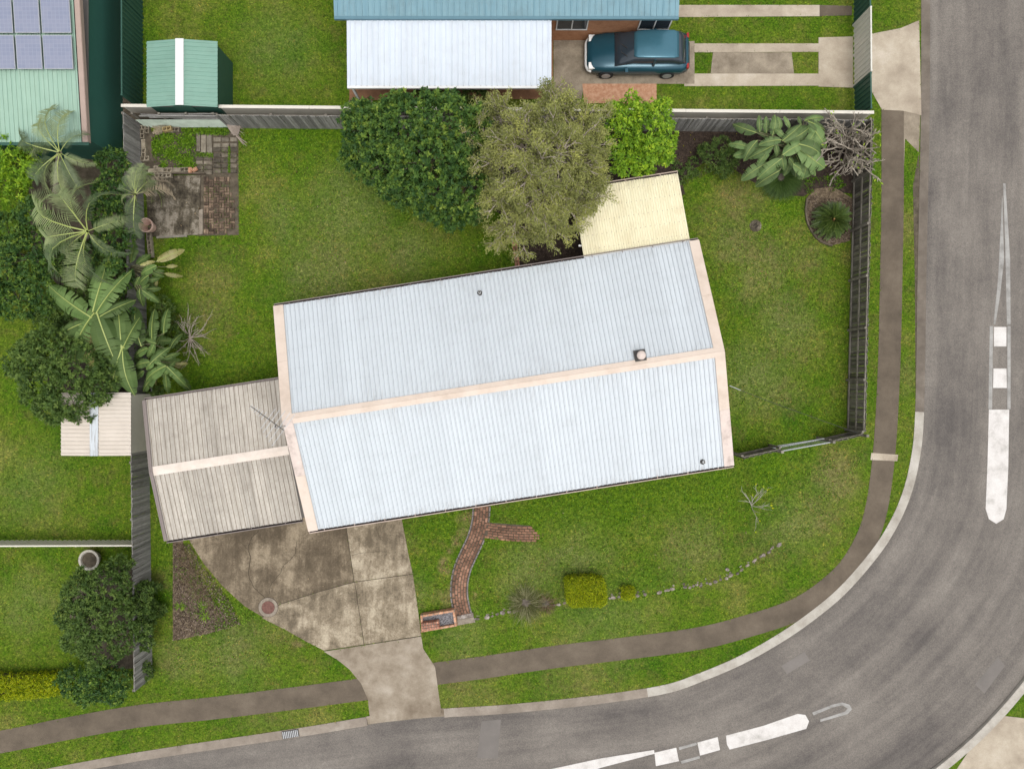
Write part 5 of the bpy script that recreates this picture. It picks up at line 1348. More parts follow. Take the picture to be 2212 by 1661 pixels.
def spray(p, d, L_, r, lvl):
    """a fan of twigs that fork outward; lvl 0 carries leaves"""
    d = d.normalized()
    q = p + d * L_ * .5 + jit(L_ * .08); e = q + (d + jit(.35) + Vector((0, 0, .05))).normalized() * L_ * .5
    segs.append((p, q, r, r * .8)); segs.append((q, e, r * .8, r * .55))
    if lvl == 1: SP[0] = random.random()
    if lvl == 0: tips.append((p.lerp(q, .35), (q - p).normalized())); tips.append((q, (e - q).normalized())); tips.append((q.lerp(e, .55), (e - q).normalized())); tips.append((e, d)); return
    k = 3
    for i in range(k):
        s_ = random.choice((.55, .8, 1.0)); st = q.lerp(e, s_ * 1.0) if s_ > .5 else q
        dd = (d + jit(.75) + Vector((0, 0, .08))).normalized()
        spray(st if i else e, dd, L_ * random.uniform(.55, .8), r * .62, lvl - 1)
fk = base + Vector((0, 0, 1.6)); segs.append((base, fk, .22, .18))
for x, y, z in LIMBS:
    end = Q(1140 + (x - 1140) * (1.03 if x < 1140 else .90 if y > 385 else .84), 365 + (y - 365) * (.72 if y < 300 else .94), z); hub = fk + (end - fk) * .25 + Vector((0, 0, .7))
    dirv = (end - hub)
    pts = bez(hub, hub + dirv * .5 + Vector((0, 0, .45)), hub + dirv * .72, 5)
    segs.append((fk, hub, .10, .07)); r0 = .055
    for i in range(5): segs.append((pts[i], pts[i + 1], r0 * (1 - .09 * i), r0 * (1 - .09 * (i + 1))))
    out = (pts[-1] - pts[-2]).normalized() * .6 + (end - base) * Vector((.16, .16, 0)) if False else (pts[-1] - pts[-2]).normalized()
    rem = (end - pts[-1]).length
    spray(pts[-1], (end - pts[-1]) + Vector((0, 0, .1)), max(rem, .6), .034, 2)
    for i in (2, 3, 4):
        for k in range(2):
            dd = (dirv.normalized() + jit(.9)); dd.z = abs(dd.z) * .6 + .15
            spray(pts[i], dd, random.uniform(.6, .9), .030, 2 if i > 2 else 1)
V, F = tube_np(segs, 4); np_mesh('branches', V, F, M['bark_pale'], ot, None, ot.location)
P = np.array([p for p, d in tips]); D = np.array([d for p, d in tips])
per = 11
C = np.repeat(P, per, 0) + rng.normal(size=(len(P) * per, 3)) * .07
Dd = np.repeat(D, per, 0) * .8 + rng.normal(size=C.shape) * .6; Dd[:, 2] *= .5; C[:, 2] -= .05
big = .5 + .5 * np.sin(P[:, 0] * 2.6 + np.sin(P[:, 1] * 2.1) * 1.5) * np.sin(P[:, 1] * 2.9 + P[:, 2] * 2)
tint = np.clip(np.repeat(rng.random(len(P)) * .4 + big * .4, per) + rng.random(len(C)) * .3 - .05, 0, 1)
V, F = leaves_np(C, Dd, rng.uniform(.07, .13, len(C)), rng.uniform(.026, .042, len(C)), .15, .6)
np_mesh('crown', V, F, M['lf_olive'], ot, np.repeat(tint, 4), ot.location)
print('olive', len(segs), len(C))

# ---- generic bare branching shrub
def bare_shrub(name, label, base, arms, r0, bark, cat, depth=3, fork=.55, leaf=None, stub=False, group=None, sub=(.5, .75), nsub=2):
    t = thing(name, label, cat, base, group=group); sg = []; ends = []
    def grow(p, d, L_, r, lv):
        n = 3; q = p
        for i in range(n):
            d = (d + jit(.16) + Vector((0, 0, .03))).normalized(); e = q + d * (L_ / n)
            if e.z < .03: e.z = .03
            sg.append((q, e, r * (1 - .15 * i), r * (1 - .15 * (i + 1)))); q = e
            if lv > 0 and i < n - 1:
                grow(q, (d + jit(fork)).normalized(), L_ * random.uniform(*sub), r * .6, lv - 1)
        if lv > 0:
            for k in range(nsub): grow(q, (d + jit(fork)).normalized(), L_ * random.uniform(*sub), r * (.75 if stub else .6), lv - 1)
        else: ends.append((q, d))
    for end in arms:
        d = end - base; grow(Vector(base), d, d.length * .62, r0, depth)
    V, F = tube_np(sg, 5 if stub else 4); np_mesh('branches', V, F, bark, t, None, t.location)
    if leaf:
        lm, cnt, L_, W_ = leaf
        pick = random.sample(ends, min(cnt, len(ends)))
        C = np.array([p for p, d in pick]); D = np.array([d for p, d in pick])
        V, F = leaves_np(C, D + rng.normal(size=D.shape) * .5, L_, W_, .2, .6)
        np_mesh('leaves', V, F, lm, t, np.repeat(rng.random(len(C)) * .6 + .4, 4), t.location)
    return t
bb_ = Q(*C3(752, 545))
bare_shrub('bare_shrub', 'leafless grey twiggy shrub on the lawn beside the banana plants', bb_, [Q(*C3(*p), z) for *p, z in ((575, 270, .9), (660, 230, 1.1), (735, 210, 1.2), (850, 240, 1.1), (960, 340, .9), (1020, 400, .7), (1010, 510, .6), (540, 350, .8), (600, 710, .7), (680, 790, .8), (770, 900, .9), (830, 830, .8), (930, 800, .7), (1050, 740, .6), (650, 580, .6))], .020, M['bark_pale'], 'shrub', depth=2, fork=.42, nsub=1, sub=(.4, .65))
fb = Q(1828, 318)
bare_shrub('frangipani_tree', 'bare grey frangipani tree with stubby forking branches in the back right corner', fb, [Q(*C5(*p), z) for *p, z in ((1620, 200, 2.2), (1760, 140, 2.5), (1900, 130, 2.6), (2050, 180, 2.4), (2050, 330, 2.4), (2040, 480, 2.3), (1990, 640, 2.1), (1880, 730, 2.0), (1770, 680, 1.9), (1640, 560, 1.9), (1590, 400, 2.1), (1830, 300, 3.1), (1930, 420, 2.9), (1740, 380, 2.9), (1850, 560, 2.6), (1990, 260, 2.8))], .05, M['bark_grey'], 'tree', depth=3, fork=.62, leaf=(M['lf_lime'], 70, .16, .06), stub=True, sub=(.36, .52))
yb_ = Q(*C7(1425, 285))
bare_shrub('young_tree', 'small bare whitish tree with a few yellow leaves on the front lawn', yb_, [Q(*C7(*p), z) for *p, z in ((1570, 120, 1.5), (1560, 185, 1.7), (1450, 130, 1.3), (1340, 285, 1.2), (1370, 180, 1.2), (1600, 260, 1.3), (1565, 350, 1.1), (1330, 390, 1.0), (1460, 420, 1.1), (1530, 400, 1.0))][::2], .020, M['bark_white'], 'tree', depth=2, fork=.5, leaf=(M['lf_yellow'], 16, .13, .07), nsub=1, sub=(.4, .6))
# ---- shrubs and hedges
def box_hedge(name, label, pts, z, h, n, lmat, cat='shrub', L=.05, group=None):
    c = sum(QL(pts, z), Vector()) / len(pts); c.z = 0
    t = thing(name, label, cat, c, group=group)
    poly = QL(pts, z)
    xs = [p.x for p in poly]; ys = [p.y for p in poly]
    A = np.zeros((0, 3)); Dn = np.zeros((0, 3))
    px = rng.uniform(min(xs), max(xs), n * 2); py = rng.uniform(min(ys), max(ys), n * 2)
    ins = inside(px, py, poly); px, py = px[ins][:n], py[ins][:n]
    # distance to the rim rounds the shoulder
    rim = np.full(len(px), 9.0)
    for i in range(len(poly)):
        a, b_ = poly[i], poly[(i + 1) % len(poly)]; ax, ay = b_.x - a.x, b_.y - a.y; l2 = ax * ax + ay * ay
        tt = np.clip(((px - a.x) * ax + (py - a.y) * ay) / l2, 0, 1)
        rim = np.minimum(rim, np.hypot(px - a.x - ax * tt, py - a.y - ay * tt))
    zz = z - .22 * np.exp(-rim / .10) + rng.normal(size=len(px)) * .035 - .08 * (np.sin(px * 6.1) * np.cos(py * 5.3)) * .5
    P = np.stack([px, py, zz], 1); D = np.tile([0, 0, 1.0], (len(P), 1))
    m_ = n // 2; k = rng.integers(0, len(poly), m_); tt = rng.random(m_)
    a = np.array([[p.x, p.y] for p in poly]); b_ = np.roll(a, -1, 0)
    sp = a[k] + (b_[k] - a[k]) * tt[:, None]; cc_ = np.array([c.x, c.y]); od = sp - cc_; od /= np.linalg.norm(od, axis=1)[:, None]
    zs = rng.uniform(.08, z - .12, m_)
    P = np.vstack([P, np.column_stack([sp + od * rng.normal(size=(m_, 1)) * .03, zs])]); D = np.vstack([D, np.column_stack([od, np.full(m_, .4)])])
    per = 4; C = np.repeat(P, per, 0) + rng.normal(size=(len(P) * per, 3)) * .015
    Dd = np.repeat(D, per, 0) * .25 + rng.normal(size=C.shape) * .6; Dd[:, 2] *= .6
    hgt = np.repeat(rng.random(len(P)), per)
    V, F = leaves_np(C, Dd, rng.uniform(.8, 1.5, len(C)) * L, rng.uniform(.4, .6, len(C)) * L, .2, .5)
    np_mesh('foliage', V, F, lmat, t, np.repeat(np.clip(hgt * .7 + rng.random(len(C)) * .3, 0, 1), 4), t.location)
    sg = []
    for i in range(14):
        e = c + Vector((random.uniform(-.4, .4) * (max(xs) - min(xs)), random.uniform(-.4, .4) * (max(ys) - min(ys)), z * .85))
        sg.append((c, c.lerp(e, .6) + jit(.05), .03, .018)); sg.append((sg[-1][1], e, .018, .006))
    V, F = tube_np(sg, 5); np_mesh('stems', V, F, M['bark_dark'], t, None, t.location)
    # dark solid core inside the foliage
    b = MB(); inner = [c + (p - c) * .86 for p in poly]
    b.prism(inner, .05, z - .16); b.build('dark_core', M['litter'], t, world=True)
    return t
hp = [(1222, 1262), (1226, 1256), (1240, 1252), (1280, 1250), (1300, 1255), (1307, 1263), (1311, 1290), (1309, 1306), (1298, 1313), (1250, 1314), (1233, 1312), (1227, 1302)]
box_hedge('golden_hedge', 'large clipped golden yellow box-shaped hedge on the front border', hp, .95, .95, 2600, M['lf_yellow'], 'hedge')
box_hedge('golden_hedge', 'tiny clipped golden yellow shrub right of the large golden hedge', [(1345, 1274), (1351, 1271), (1366, 1271), (1372, 1276), (1373, 1292), (1367, 1297), (1351, 1298), (1345, 1292)], .5, .5, 380, M['lf_yellow'], 'shrub')
def tuft(name, label, base, n, L_, mt, cat, w=.014, spread=1.0, rise=.8, tint=(.2, 1), rad=.1, group=None, seg=3, twist=.25):
    """arching strap leaves springing from a base"""
    t = thing(name, label, cat, base, group=group)
    a = rng.uniform(0, 2 * PI, n); r0 = rad * np.sqrt(rng.random(n)); l = L_ * rng.uniform(.6, 1.1, n); rs = rise * rng.uniform(.6, 1.3, n)
    dirs = np.column_stack([np.cos(a), np.sin(a)]); side = np.column_stack([-np.sin(a), np.cos(a), np.zeros(n)])
    V = np.zeros((n, 2 * (seg + 1), 3)); tw = rng.normal(size=n) * twist
    for i in range(seg + 1):
        s_ = i / seg
        rr = r0 + l * s_ * spread; z = .02 + l * rs * (s_ - .75 * s_ ** 2 * 1.05)
        pt = np.column_stack([dirs[:, 0] * rr - dirs[:, 1] * tw * s_ * l, dirs[:, 1] * rr + dirs[:, 0] * tw * s_ * l, np.maximum(z, .015)])
        ww = (w * (1 - s_ * .85))
        V[:, 2 * i] = pt + side * ww; V[:, 2 * i + 1] = pt - side * ww
    F = np.array([[2 * i, 2 * i + 1, 2 * i + 3, 2 * i + 2] for i in range(seg)])[None] + (np.arange(n) * 2 * (seg + 1))[:, None, None]
    tn = rng.uniform(tint[0], tint[1], n)
    np_mesh('leaves', V.reshape(-1, 3), F.reshape(-1, 4), mt, t, np.repeat(tn, 2 * (seg + 1)))
    MB().lathe([(rad * .9, 0), (rad * .6, L_ * .1), (0, L_ * .12)], n=8).build('crown_base', M['bark_dark'], t)
    return t
tuft('clumping_grass', 'dark green mound of fine strappy leaves under the large-leaved plant', Q(1686, 385), 2600, .85, M['lf_mid'], 'plant', .012, .85, .75, (0, .55), .35)
tuft('dry_bush', 'dying grey-brown wispy bush left of the large golden hedge', Q(1136, 1301), 420, .74, M['lf_pale'], 'bush', .012, .85, .9, (0, .9), .32, twist=.8)
tuft('dry_bush', 'low brown withered bush hugging the stone border beside the golden hedge', Q(1178, 1303), 160, .4, M['lf_brown'], 'bush', .011, .9, .8, (0, .7), .25, twist=.8)
leafy_tree('leafy_shrub', 'light green feathery shrub in the dark mulch left of the large-leaved plant', Q(1549, 345), lobes_of([(1535, 330, .7, .42), (1560, 318, .8, .45), (1548, 350, .7, .5), (1572, 345, .6, .42), (1590, 335, .5, .3), (1522, 325, .5, .3), (1560, 368, .45, .35)]), 520, 8, .11, .028, M['lf_mid'], M['bark_dark'], 'shrub', .03, lift=.8)
leafy_tree('leafy_shrub', 'low bright green weeds shrub at the foot of the lime tree', Q(1472, 375), lobes_of([(1465, 362, .2, .25), (1480, 375, .2, .25), (1495, 352, .2, .25), (1470, 388, .15, .22), (1500, 375, .1, .2)]), 160, 6, .08, .04, M['lf_mid'], M['bark_dark'], 'shrub', .02)
leafy_tree('leafy_shrub', 'bushy green creeper climbing over the lower left paling fence', Q(325, 1320), lobes_of([(306, 1285, 1.2, .45), (318, 1270, .9, .35), (312, 1330, 1.0, .45), (304, 1360, 1.3, .45), (320, 1310, .7, .35), (312, 1385, .8, .38), (346, 1318, .3, .28), (335, 1268, .35, .25), (302, 1310, 1.4, .4)]), 900, 8, .11, .06, M['lf_mid'], M['bark_dark'], 'shrub', .03)
leafy_tree('leafy_shrub', 'small green bush in the front left corner at the fence end', Q(326, 1450), lobes_of([(312, 1458, .5, .32), (322, 1445, .35, .25), (308, 1440, .7, .25)]), 220, 7, .10, .05, M['lf_mid'], M['bark_dark'], 'shrub', .02)
leafy_tree('leafy_shrub', 'green weedy bush by the left fence above the bare shrub', Q(345, 652), lobes_of([(352, 655, .5, .35), (365, 668, .4, .3), (345, 670, .5, .35), (372, 700, .3, .28), (356, 712, .4, .3), (385, 745, .3, .25), (392, 725, .25, .22)]), 320, 7, .085, .045, M['lf_mid'], M['bark_dark'], 'shrub', .02)
leafy_tree('leafy_shrub', 'small bright bush between left fence and carport gutter', Q(328, 845), lobes_of([(326, 842, .4, .25), (332, 855, .3, .2), (345, 842, .25, .2)]), 160, 6, .08, .045, M['lf_mid'], M['bark_dark'], 'shrub', .02)
# ---- cycad
def frond_mesh(name, n, W_, arch, mt_i=0, seg=7, lw=.5, ragged=0.0, seed=0, vee=.12):
    """unit length feather leaf along +x: rachis and rows of leaflets"""
    r_ = random.Random(seed); b = MB()
    def pos(t): return Vector((t, 0, arch * (4 * t * (1 - t)) * .5 + arch * t * .15 - arch * .9 * t ** 3))
    for i in range(seg): b.tube(pos(i / seg), pos((i + 1) / seg), .010 * (1 - .8 * i / seg), .010 * (1 - .8 * (i + 1) / seg), 4, 1, False)
    for i in range(n):
        t = .12 + .88 * i / (n - 1); p = pos(t); w = W_ * math.sin(PI * min(1, .12 + t * .86)) ** .6
        for s_ in (-1, 1):
            if r_.random() < ragged: continue
            l = w * r_.uniform(.85, 1.1); hw = .5 / n * lw
            tip = p + Vector((l * .55, s_ * l, vee * l - r_.uniform(0, .25) * l))
            mid = p + Vector((l * .25, s_ * l * .5, vee * l * .8))
            b.add([p + Vector((-hw, 0, 0)), mid + Vector((-hw, 0, 0)), tip, mid + Vector((hw, 0, 0)), p + Vector((hw, 0, 0))], [(0, 1, 3, 4), (1, 2, 3)], 0)
    return b.mesh(name)
def orient(A, B, roll=0.0):
    x = (B - A); l = x.length; x.normalize()
    z = Vector((0, 0, 1)); y = z.cross(x)
    if y.length < 1e-3: y = Vector((0, 1, 0))
    y.normalize(); z = x.cross(y)
    R = Matrix((x, y, z)).transposed().to_4x4()
    return l, R @ Matrix.Rotation(roll, 4, 'X')
def place(me, name, parent, A, B, wscale=1.0, roll=0.0, zscale=1.0):
    l, R = orient(A, B, roll)
    o = bpy.data.objects.new(name, me); COL.objects.link(o); o.parent = parent
    o.matrix_basis = Matrix.Translation(A - parent.location) @ R @ Matrix.Diagonal((l, l * wscale, l * zscale, 1))
    return o
def tintless(name, stops): return mat(name, stops, scale=9, obj=True, fine=.2, rand=.3, rough=.45, bump=0)
M['cycad_frond'] = tintless('cycad_frond', [(.3, (.022, .045, .008)), (.6, (.06, .095, .016))])
M['palm_frond'] = tintless('palm_frond', [(.3, (.095, .135, .052)), (.6, (.20, .235, .10))])
M['palm_frond_dark'] = tintless('palm_frond_dark', [(.3, (.045, .075, .03)), (.6, (.095, .13, .055))])
M['palm_frond_dead'] = tintless('palm_frond_dead', [(.3, (.20, .155, .10)), (.6, (.37, .30, .21))])
cyc = [frond_mesh('frond', 30, .17, .30, seed=k, vee=.15, lw=1.1) for k in range(3)]
for m_ in cyc: m_.materials.append(M['cycad_frond']); m_.materials.append(M['midrib'])
cy = thing('cycad', 'dark green cycad with a rosette of feather leaves in the curved bed', 'cycad', Q(1789, 480))
c0 = cy.location + Vector((0, 0, .45))
for ring, (n, r_, zt) in enumerate(((26, .86, .25), (24, .78, .55), (16, .58, .85), (8, .34, .95))):
    for i in range(n):
        a = 2 * PI * (i + ring * .37) / n + random.uniform(-.08, .08); rr = r_ * random.uniform(.9, 1.08)
        A = c0 + Vector((math.cos(a), math.sin(a), 0)) * .06
        place(random.choice(cyc), 'frond', cy, A, c0 + Vector((math.cos(a) * rr, math.sin(a) * rr, zt - .35)), 1.0, random.uniform(-.2, .2))
MB().tube((0, 0, 0), (0, 0, .45), .14, .12, 10).build('trunk', M['bark_dark'], cy)
MB().lathe([(.07, .45), (.08, .54), (.04, .60), (0, .61)], n=10).build('heart', mat('orange_heart', [(.3, (.30, .15, .05)), (.6, (.42, .25, .10))], scale=20), cy)
# ---- large leaves
def bigleaf(name, tears=.25, seed=0, W_=.32, droop=.35, n=16, cup=.10):
    r_ = random.Random(seed); b = MB(); bend = r_.uniform(-.05, .05)
    def pos(t): return Vector((t, bend * math.sin(PI * t), droop * .5 * (1.1 * t - 1.5 * t * t * t + .4 * t * t) if False else droop * (t * (1 - t))))
    def wid(t): return W_ * .5 * (math.sin(PI * min(1, t ** .85)) ** .62)
    for s_ in (-1, 1):
        cut = 0; grp = 0; sag = 0
        t = 0
        for i in range(n):
            t0, t1 = i / n, (i + 1) / n
            if r_.random() < tears: cut = r_.uniform(.25, .95); grp = r_.uniform(-.05, .03); sag = r_.uniform(-.05, .02)
            else: cut *= 0
            w0, w1 = wid(t0), wid(t1)
            p0, p1 = pos(t0), pos(t1)
            sh = .05 * s_ * 0 + .06
            e0 = p0 + Vector((sh * w0 * 4 * .25 + grp * cut, s_ * w0, -cup * w0 * 1.2 + sag)); e1 = p1 + Vector((sh * w1 * 4 * .25 + grp * cut, s_ * w1, -cup * w1 * 1.2 + sag))
            m0 = p0 + Vector((0, s_ * w0 * .5, cup * w0 * .9)); m1 = p1 + Vector((0, s_ * w1 * .5, cup * w1 * .9))
            if cut > 0: e0 = e0.lerp(e1, .55 * cut + .2); m0 = m0.lerp(m1, .35 * cut)
            f = [(0, 1, 4, 5), (1, 2, 3, 4)] if s_ < 0 else [(5, 4, 1, 0), (4, 3, 2, 1)]
            b.add([p0, m0, e0, e1, m1, p1], f, 0)
    for i in range(8):
        a, c = pos(i / 8), pos((i + 1) / 8); r = .015 * (1 - .75 * i / 8)
        b.tube(a + Vector((0, 0, .004)), c + Vector((0, 0, .004)), r, r * .88, 4, 1, False)
    return b.mesh(name)
def leafset(mt, seeds, **kw):
    out = []
    for s_ in seeds:
        me = bigleaf('leaf', seed=s_, **kw); me.materials.append(mt); me.materials.append(M['midrib']); out.append(me)
    return out
ST = leafset(M['strelitzia'], range(5), tears=.24, W_=.40)
BA = leafset(M['banana'], range(10, 16), tears=.38, W_=.40)
YL = leafset(M['yellow_leaf'], range(30, 33), tears=.4, W_=.30)
def big_plant(name, label, cat, base, hub_z, leaves, sets, trunks=3, ws=1.0, za=2.2, zb=1.7, stalk_r=.03, group=None, fill=7):
    t = thing(name, label, cat, base, group=group)
    hub = base + Vector((0, 0, hub_z))
    tr = []
    for k in range(trunks):
        o_ = Vector((random.uniform(-.2, .2), random.uniform(-.2, .2), 0)) if trunks > 1 else Vector()
        tr.append(o_); b = MB(); b.tube(o_, o_ * 1.1 + Vector((0, 0, hub_z)), .09, .07, 8); b.build('stem', M['stalk'], t)
    for k in range(fill):
        a = 2 * PI * k / fill + random.uniform(-.2, .2); r0, r1 = random.uniform(.15, .4), random.uniform(.8, 1.25)
        pa = hub + Vector((math.cos(a) * r0, math.sin(a) * r0, random.uniform(-.1, .3))); pb = hub + Vector((math.cos(a) * r1, math.sin(a) * r1, random.uniform(-.5, .0)))
        place(random.choice(sets), 'leaf', t, pa, pb, ws, random.uniform(-.4, .4))
    for (A, B, *rest) in leaves:
        zA = rest[0] if rest else za; zB = rest[1] if len(rest) > 1 else zb
        st = rest[2] if len(rest) > 2 else sets
        a3, b3 = Q(*A, zA), Q(*B, zB)
        a3, b3 = a3 + (a3 - b3) * .14, b3 + (b3 - a3) * .06
        w = ws * random.uniform(.88, 1.12)
        if (b3 - a3).length < .55: w *= 1.15
        o = place(random.choice(st), 'leaf', t, a3, b3, w, random.uniform(-.35, .35))
        b = MB(); hb = hub + random.choice(tr); mid = hb.lerp(a3, .5) + Vector((0, 0, .18))
        if (a3 - hb).length > .12:
            b.tube(hb, mid, stalk_r, stalk_r * .75, 5, 0, False).tube(mid, a3, stalk_r * .75, stalk_r * .5, 5, 0, False)
            b.build('stalk', M['stalk'], t, world=True)
    return t
def cc5(l): return [((C5(*a)), (C5(*b)), *r) for a, b, *r in l]
def cc3(l): return [((C3(*a)), (C3(*b)), *r) for a, b, *r in l]
def cc2(l): return [((C2(*a)), (C2(*b)), *r) for a, b, *r in l]
big_plant('giant_strelitzia', 'big clump with broad paddle-shaped grey-green leaves by the back right fence', 'plant', Q(1690, 345), 1.2, cc5([
    ((945, 240), (755, 170), 2.6, 2.2), ((1000, 225), (995, 90), 2.5, 2.6), ((1065, 235), (1060, 100), 2.4, 2.5), ((1125, 255), (1145, 85), 2.7, 2.8), ((1185, 210), (1175, 100), 2.3, 2.4), ((1285, 195), (1235, 95), 2.5, 2.5), ((1395, 160), (1370, 95), 2.4, 2.4), ((1090, 300), (965, 235), 2.2, 1.9),
    ((1225, 285), (1145, 215), 2.9, 2.8), ((1240, 310), (1395, 175), 3.0, 2.9), ((1265, 320), (1480, 190), 2.8, 2.5), ((1440, 360), (1530, 235), 2.6, 2.5), ((1480, 150), (1620, 225), 2.7, 2.1), ((1500, 190), (1632, 385), 2.6, 1.9), ((1450, 130), (1605, 105), 2.6, 2.4),
    ((1185, 325), (1000, 365), 3.0, 2.8), ((1110, 385), (905, 490), 2.9, 2.4), ((880, 390), (712, 362), 2.3, 1.9), ((965, 345), (855, 515), 2.6, 2.1), ((1000, 400), (760, 470), 2.2, 1.8), ((1155, 370), (1165, 475), 2.8, 2.5), ((1095, 405), (990, 560), 2.6, 2.2),
    ((1245, 450), (1425, 355), 2.9, 2.7), ((1400, 370), (1580, 460), 2.8, 2.3), ((1400, 420), (1610, 580), 2.6, 2.0), ((1370, 430), (1600, 545), 2.4, 2.0), ((1445, 480), (1410, 690), 2.2, 1.6), ((1340, 560), (1480, 655), 2.0, 1.6), ((1470, 530), (1535, 655), 2.1, 1.7),
    ((1215, 475), (1235, 598), 2.5, 2.1), ((1185, 520), (985, 690), 2.7, 2.1), ((1165, 630), (970, 758), 2.2, 1.6), ((1050, 555), (835, 698), 2.3, 1.7), ((1290, 500), (1330, 560), 2.3, 1.9), ((1300, 380), (1420, 260), 2.4, 2.4)]), ST, trunks=5, ws=1.05, fill=18)
big_plant('banana_plant', 'banana plant with broad torn leaves left of the bare shrub', 'banana plant', Q(*C3(330, 600)), 1.1, cc3([
    ((305, 565), (325, 215), 2.0, 1.7), ((445, 455), (490, 205), 1.7, 1.4), ((160, 590), (100, 190), 2.0, 1.7), ((525, 665), (655, 500), 1.6, 1.3), ((330, 605), (215, 560), 2.1, 2.0), ((315, 625), (240, 765), 2.0, 1.7), ((230, 680), (95, 775), 1.9, 1.6), ((350, 620), (430, 480), 1.4, 1.2)]), BA, trunks=2, ws=1.0)
big_plant('banana_plant', 'banana plant with spreading leaves just above the carport corner', 'banana plant', Q(*C3(420, 860)), 1.0, cc3([
    ((300, 830), (500, 665), 2.3, 2.1), ((445, 785), (625, 725), 2.0, 1.7), ((255, 840), (95, 890), 2.2, 1.9), ((335, 820), (230, 920), 2.3, 2.1), ((340, 830), (430, 870), 2.3, 2.2), ((440, 900), (235, 1055), 2.2, 1.8), ((320, 1020), (195, 1180), 1.8, 1.4), ((500, 910), (690, 1110), 2.2, 1.7), ((590, 1010), (755, 1170), 1.7, 1.2),
    ((465, 1010), (485, 1200), 1.5, 1.1), ((500, 920), (440, 985), 2.2, 2.0), ((505, 895), (570, 830), 2.0, 1.8), ((570, 850), (725, 850), 1.6, 1.3, YL), ((570, 880), (660, 900), 1.4, 1.1, YL), ((180, 950), (100, 1040), 1.8, 1.5), ((380, 940), (340, 1100), 1.2, .9, YL)]), BA, trunks=3, ws=1.02)
big_plant('banana_plant', 'tattered banana plant with pale yellowed leaves reaching over the lawn', 'banana plant', Q(*C2(250, 720)), 1.2, cc2([
    ((170, 615), (325, 575), 2.3, 2.1, YL), ((390, 560), (675, 440), 2.0, 1.6, YL), ((470, 725), (660, 755), 1.7, 1.4, YL), ((330, 640), (170, 730), 2.3, 2.0), ((340, 650), (200, 640), 2.2, 2.0), ((330, 690), (440, 690), 2.1, 1.9), ((300, 700), (440, 760), 1.8, 1.4), ((240, 760), (120, 900), 2.0, 1.6), ((220, 800), (380, 780), 1.7, 1.5), ((140, 780), (95, 900), 2.0, 1.7), ((200, 940), (375, 1065), 1.9, 1.5), ((150, 930), (190, 1110), 1.9, 1.5), ((150, 930), (260, 850), 1.9, 1.7), ((240, 910), (400, 900), 1.6, 1.3), ((360, 800), (350, 900), 1.4, 1.1, YL), ((480, 640), (600, 630), 1.5, 1.3, YL)]), BA, trunks=3, ws=1.0)
# ---- palms
PF = [frond_mesh('frond', 40, .19, .42, seed=k, ragged=.08, lw=.5) for k in range(3)]
PD = [frond_mesh('frond', 40, .19, .42, seed=k + 9, ragged=.08, lw=.5) for k in range(3)]
PX_ = [frond_mesh('frond', 30, .15, .32, seed=k + 20, ragged=.25, lw=.5) for k in range(2)]
for m_ in PF: m_.materials.append(M['palm_frond']); m_.materials.append(M['midrib'])
for m_ in PD: m_.materials.append(M['palm_frond_dark']); m_.materials.append(M['midrib'])
for m_ in PX_: m_.materials.append(M['palm_frond_dead']); m_.materials.append(M['stalk'])
def palm(name, label, base, hub, fronds, cat='palm', group=None):
    t = thing(name, label, cat, base, group=group); h3 = Q(*hub[:2], hub[2])
    b = MB(); prev = Vector(base); r = .13
    for i in range(1, 9):
        p = Vector(base).lerp(h3, i / 8); b.tube(prev, p, r, r * .97, 10, 0, False); prev = p; r *= .96
    b.build('trunk', M['bark_grey'], t, world=True)
    for (x, y, z, st, *w) in fronds:
        e = Q(x, y, z); A = h3 + (e - h3).normalized() * .05
        place(random.choice(st), 'frond', t, A, e, w[0] if w else 1.0, random.uniform(-.5, .5), 1.0)
    return t
def cf(l, C_, st_default):
    return [(*C_(x, y), z, *(r if r else (st_default,))) for x, y, z, *r in l]
palm('feather_palm', 'grey-green feather palm leaning over the left fence above the terracotta pot', Q(282, 470), (292, 420, 3.0),
     cf([(280, 740, 2.3), (360, 830, 2.2, PF, 1.25), (435, 950, 2.0, PF, 1.25), (330, 1090, 2.0), (470, 1100, 1.5), (150, 640, 2.9), (230, 660, 2.6), (560, 870, 1.6, PX_), (625, 1050, 1.3, PX_), (540, 960, 1.5, PX_), (170, 1280, 2.2, PD), (130, 1450, 2.1, PD, 1.2), (120, 1480, 1.8, PD, 1.0), (90, 1640, 2.1, PD, 1.2), (235, 1150, 1.9, PF, 1.3), (40, 700, 3.0), (-60, 800, 3.0, PD), (-150, 950, 2.9, PD), (-100, 1150, 2.8), (-20, 1300, 2.6, PD), (60, 1100, 2.5, PD), (180, 800, 2.8)], C1, PF))
# dead palm fronds lying about
M['sheath'] = mat('dry_frond_sheath', [(.3, (.20, .155, .125)), (.6, (.34, .285, .24))], scale=6, stretch=(20, 20, 3), fine=.35)
df = thing('dead_palm_frond', 'dead grey-brown palm frond sheath lying against the back fence', 'palm frond', Q(*C1(1320, 290)))
b = MB(); pts = [(1225, 175), (1290, 190), (1345, 215), (1392, 270), (1345, 345), (1290, 360), (1250, 300), (1240, 250)]
P = [Q(*C1(*p), .0) for p in pts]; zs = [.55, .5, .4, .3, .1, .12, .3, .5]; c = sum(P, Vector()) / len(P); c.z = .34
V = [c] + [Vector((p.x, p.y, z)) for p, z in zip(P, zs)]; n = len(P)
b.add(V, [(0, 1 + i, 1 + (i + 1) % n) for i in range(n)]); V2 = [v - Vector((0, 0, .025)) for v in V]; b.add(V2, [(0, 1 + (i + 1) % n, 1 + i) for i in range(n)])
b.build('frond_sheath', M['sheath'], df, world=True)
b = MB(); s0 = Q(*C1(1310, 350), .12)
